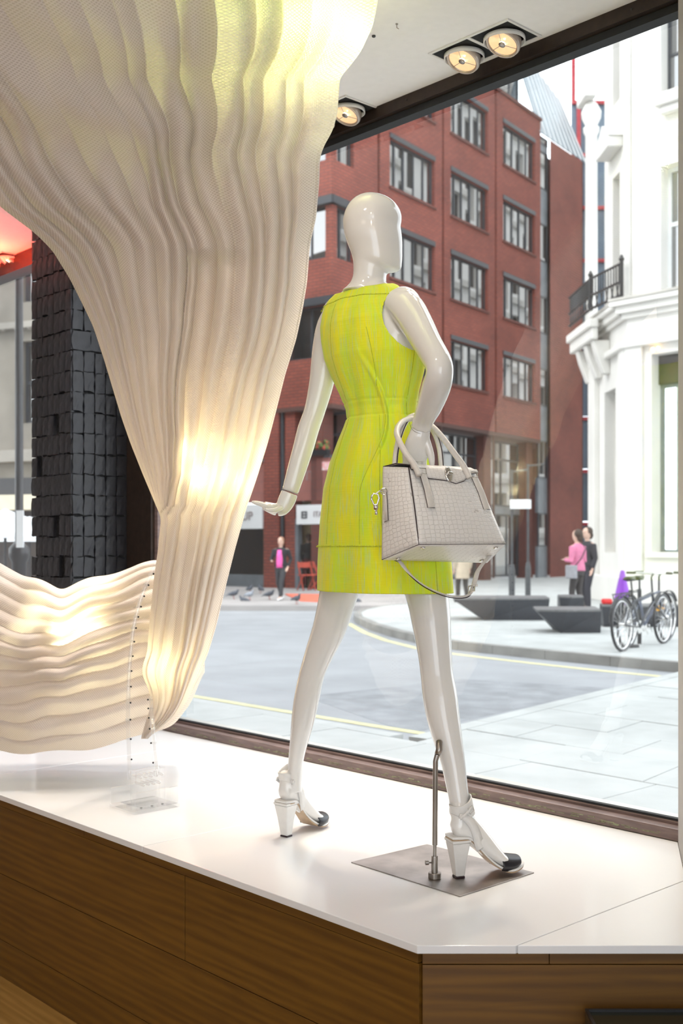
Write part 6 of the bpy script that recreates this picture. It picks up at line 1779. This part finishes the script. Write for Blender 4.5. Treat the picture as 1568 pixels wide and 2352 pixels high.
    # eyes and mouth
    for s in (-1, 1): obj('eye', MB().sphere(P(s * .03, .102, 1.595), (.009 * k,) * 3, 8, 6), M['screw'], root)
    obj('mouth', MB().tube([P(-.022, .106, 1.527), P(0, .112, 1.525), P(.022, .106, 1.527)], .0045 * k, 6), mat('lips', (.45, .15, .13), .5, noise=(9, .1)), root)
    return root, P
g1 = ground(645, 1378, ZP)
r_, P_ = person(tuple(g1), 1.55, PI - .35, 'person walking in a black jacket over a bright pink top, dark trousers, white trainers', 'jacket', cloth('black_jacket', (.02, .02, .024)), cloth('dark_trousers', (.035, .037, .042)), cloth('white_trainers', (.75, .75, .75)), HAIRR, .24)
obj('pink_top', MB().rings([[P_(w * math.cos(a), .078 + l * math.sin(a), z) for a in np.linspace(0, 2 * PI, 17)[:-1]] for z, w, l in ((.88, .10, .085), (1.0, .095, .09), (1.2, .085, .085), (1.36, .065, .055))]), cloth('pink_top', (.85, .12, .42)), r_, sm=True)
g2 = Vector(((1326 - CX) / F * 22.0, 22.0, ZP))
r_, P_ = person(tuple(g2), 1.66, .75, 'person seen from behind in a pink cardigan with a bag strap, beside the white building', 'cardigan', cloth('pink_cardigan', (.62, .19, .32)), cloth('charcoal_trousers', (.05, .045, .045)), cloth('dark_shoes', (.02, .02, .02)), HAIRD, .06, 'hold', .88)
obj('bag_strap', MB().tube([P_(-.17, -.06, .98), P_(-.05, -.15, 1.15), P_(.10, -.13, 1.33), P_(.15, 0, 1.41)], .009, 6), M['iron'], r_)
obj('shoulder_bag', MB().box(P_(-.24, -.02, .86), (.10, .26, .26), Matrix.Rotation(.5, 3, 'Z')), cloth('striped_bag', (.3, .3, .32)), r_, bevel=.02)
g3 = Vector(((1349 - CX) / F * 23.0, 23.0, ZP))
person(tuple(g3), 1.72, 2.0, 'person in dark clothes facing the pink cardigan, half behind the white wall', 'coat', cloth('dark_coat', (.03, .03, .035)), cloth('black_trousers', (.03, .03, .04)), cloth('black_shoes', (.02, .02, .02)), HAIRD, .05, 'down')
g4 = Vector(((1062 - CX) / F * 26.5, 26.5, ZP))
person(tuple(g4), 1.55, .3, 'person in a beige coat half hidden behind the handbag strap', 'coat', cloth('beige_coat', (.48, .40, .30)), cloth('black_tights', (.02, .02, .02)), cloth('black_boots', (.02, .02, .02)), HAIRD, .10, 'down', .62)
g5 = Vector(((708 - CX) / F * 35.2, 35.2, ZP))
person(tuple(g5), 1.70, 0.2, 'dark silhouetted person standing in the cafe doorway', 'shirt', cloth('black_shirt', (.012, .012, .012)), cloth('dark_red_trousers', (.08, .02, .02)), cloth('plain_shoes', (.02, .02, .02)), HAIRD, .05, 'down')

# ------------------------------------------------------------------ pigeons
PG = mat('slate_pigeon_feathers', (.07, .08, .10), .6, noise=(25, .4)); PGL = mat('light_grey_feathers', (.30, .33, .38), .6, noise=(25, .3)); PK = mat('pink_feet', (.4, .12, .1), .6, noise=(9, .1))
PL = [(536, 1376, .3, 0, 'dark pigeon furthest left beside the fabric, head down'), (574, 1362, 1.2, 0, 'dark pigeon at the back of the flock, left of its neighbour'), (598, 1363, 2.0, 0, 'dark pigeon at the back, nearest the walking person'), (561, 1391, 2.8, 0, 'dark pigeon at the front of the flock beside the fabric'), (573, 1378, 5.6, 1, 'pale grey pigeon in the middle of the left flock'), (618, 1377, .4, 0, 'dark pigeon at the feet of the walking person'), (681, 1388, 5.4, 0, 'grey pigeon left of the mannequin left leg'), (819, 1393, 2.2, 0, 'dark pigeon just right of the mannequin left thigh')]
for x, y, yaw, li, lab in PL:
    g = ground(x, y, ZP if y < 1390 else ZP)
    if g.y < 25.3: g.z = 0.0; g = ground(x, y, 0.0)
    root = thing('pigeon', tuple(g), lab, 'pigeon', 'pigeons on the far pavement')
    Rm = Matrix.Rotation(yaw, 3, 'Z')
    q_ = lambda a, b, c: g + Rm @ Vector((a, b, c))
    b_m = MB().tube([q_(-.13, 0, .11), q_(-.07, 0, .125), q_(0, 0, .14), q_(.07, 0, .16), q_(.10, 0, .20), q_(.115, 0, .235), q_(.135, 0, .235)], [.02, .045, .065, .055, .03, .026, .010], 12)
    obj('body', remeshed('body', b_m, .012, 2), PGL if li else PG, root)
    obj('tail', MB().rings([[q_(x_, s_, z_) for s_, z_ in ((-w, zz), (w, zz), (w, zz + .012), (-w, zz + .012))] for x_, w, zz in ((-.10, .02, .11), (-.20, .035, .08))]), PG, root)
    for s in (-1, 1):
        obj('wing', MB().rings([[q_(x_, s * (.045 + .016 * math.sin(a) * 1.0), z_ + r_ * math.cos(a)) for a in np.linspace(0, 2 * PI, 9)[:-1]] for x_, z_, r_ in ((.05, .15, .02), (.0, .145, .045), (-.08, .13, .035), (-.15, .11, .01))]), PGL if li else PG, root, sm=True)
        obj('leg', MB().tube([q_(.0, s * .02, .09), q_(.01, s * .02, .0), q_(.04, s * .02, .003)], .006, 5), PK, root)
    obj('beak', MB().tube([q_(.135, 0, .235), q_(.16, 0, .228)], [.006, .002], 5), M['screw'], root)
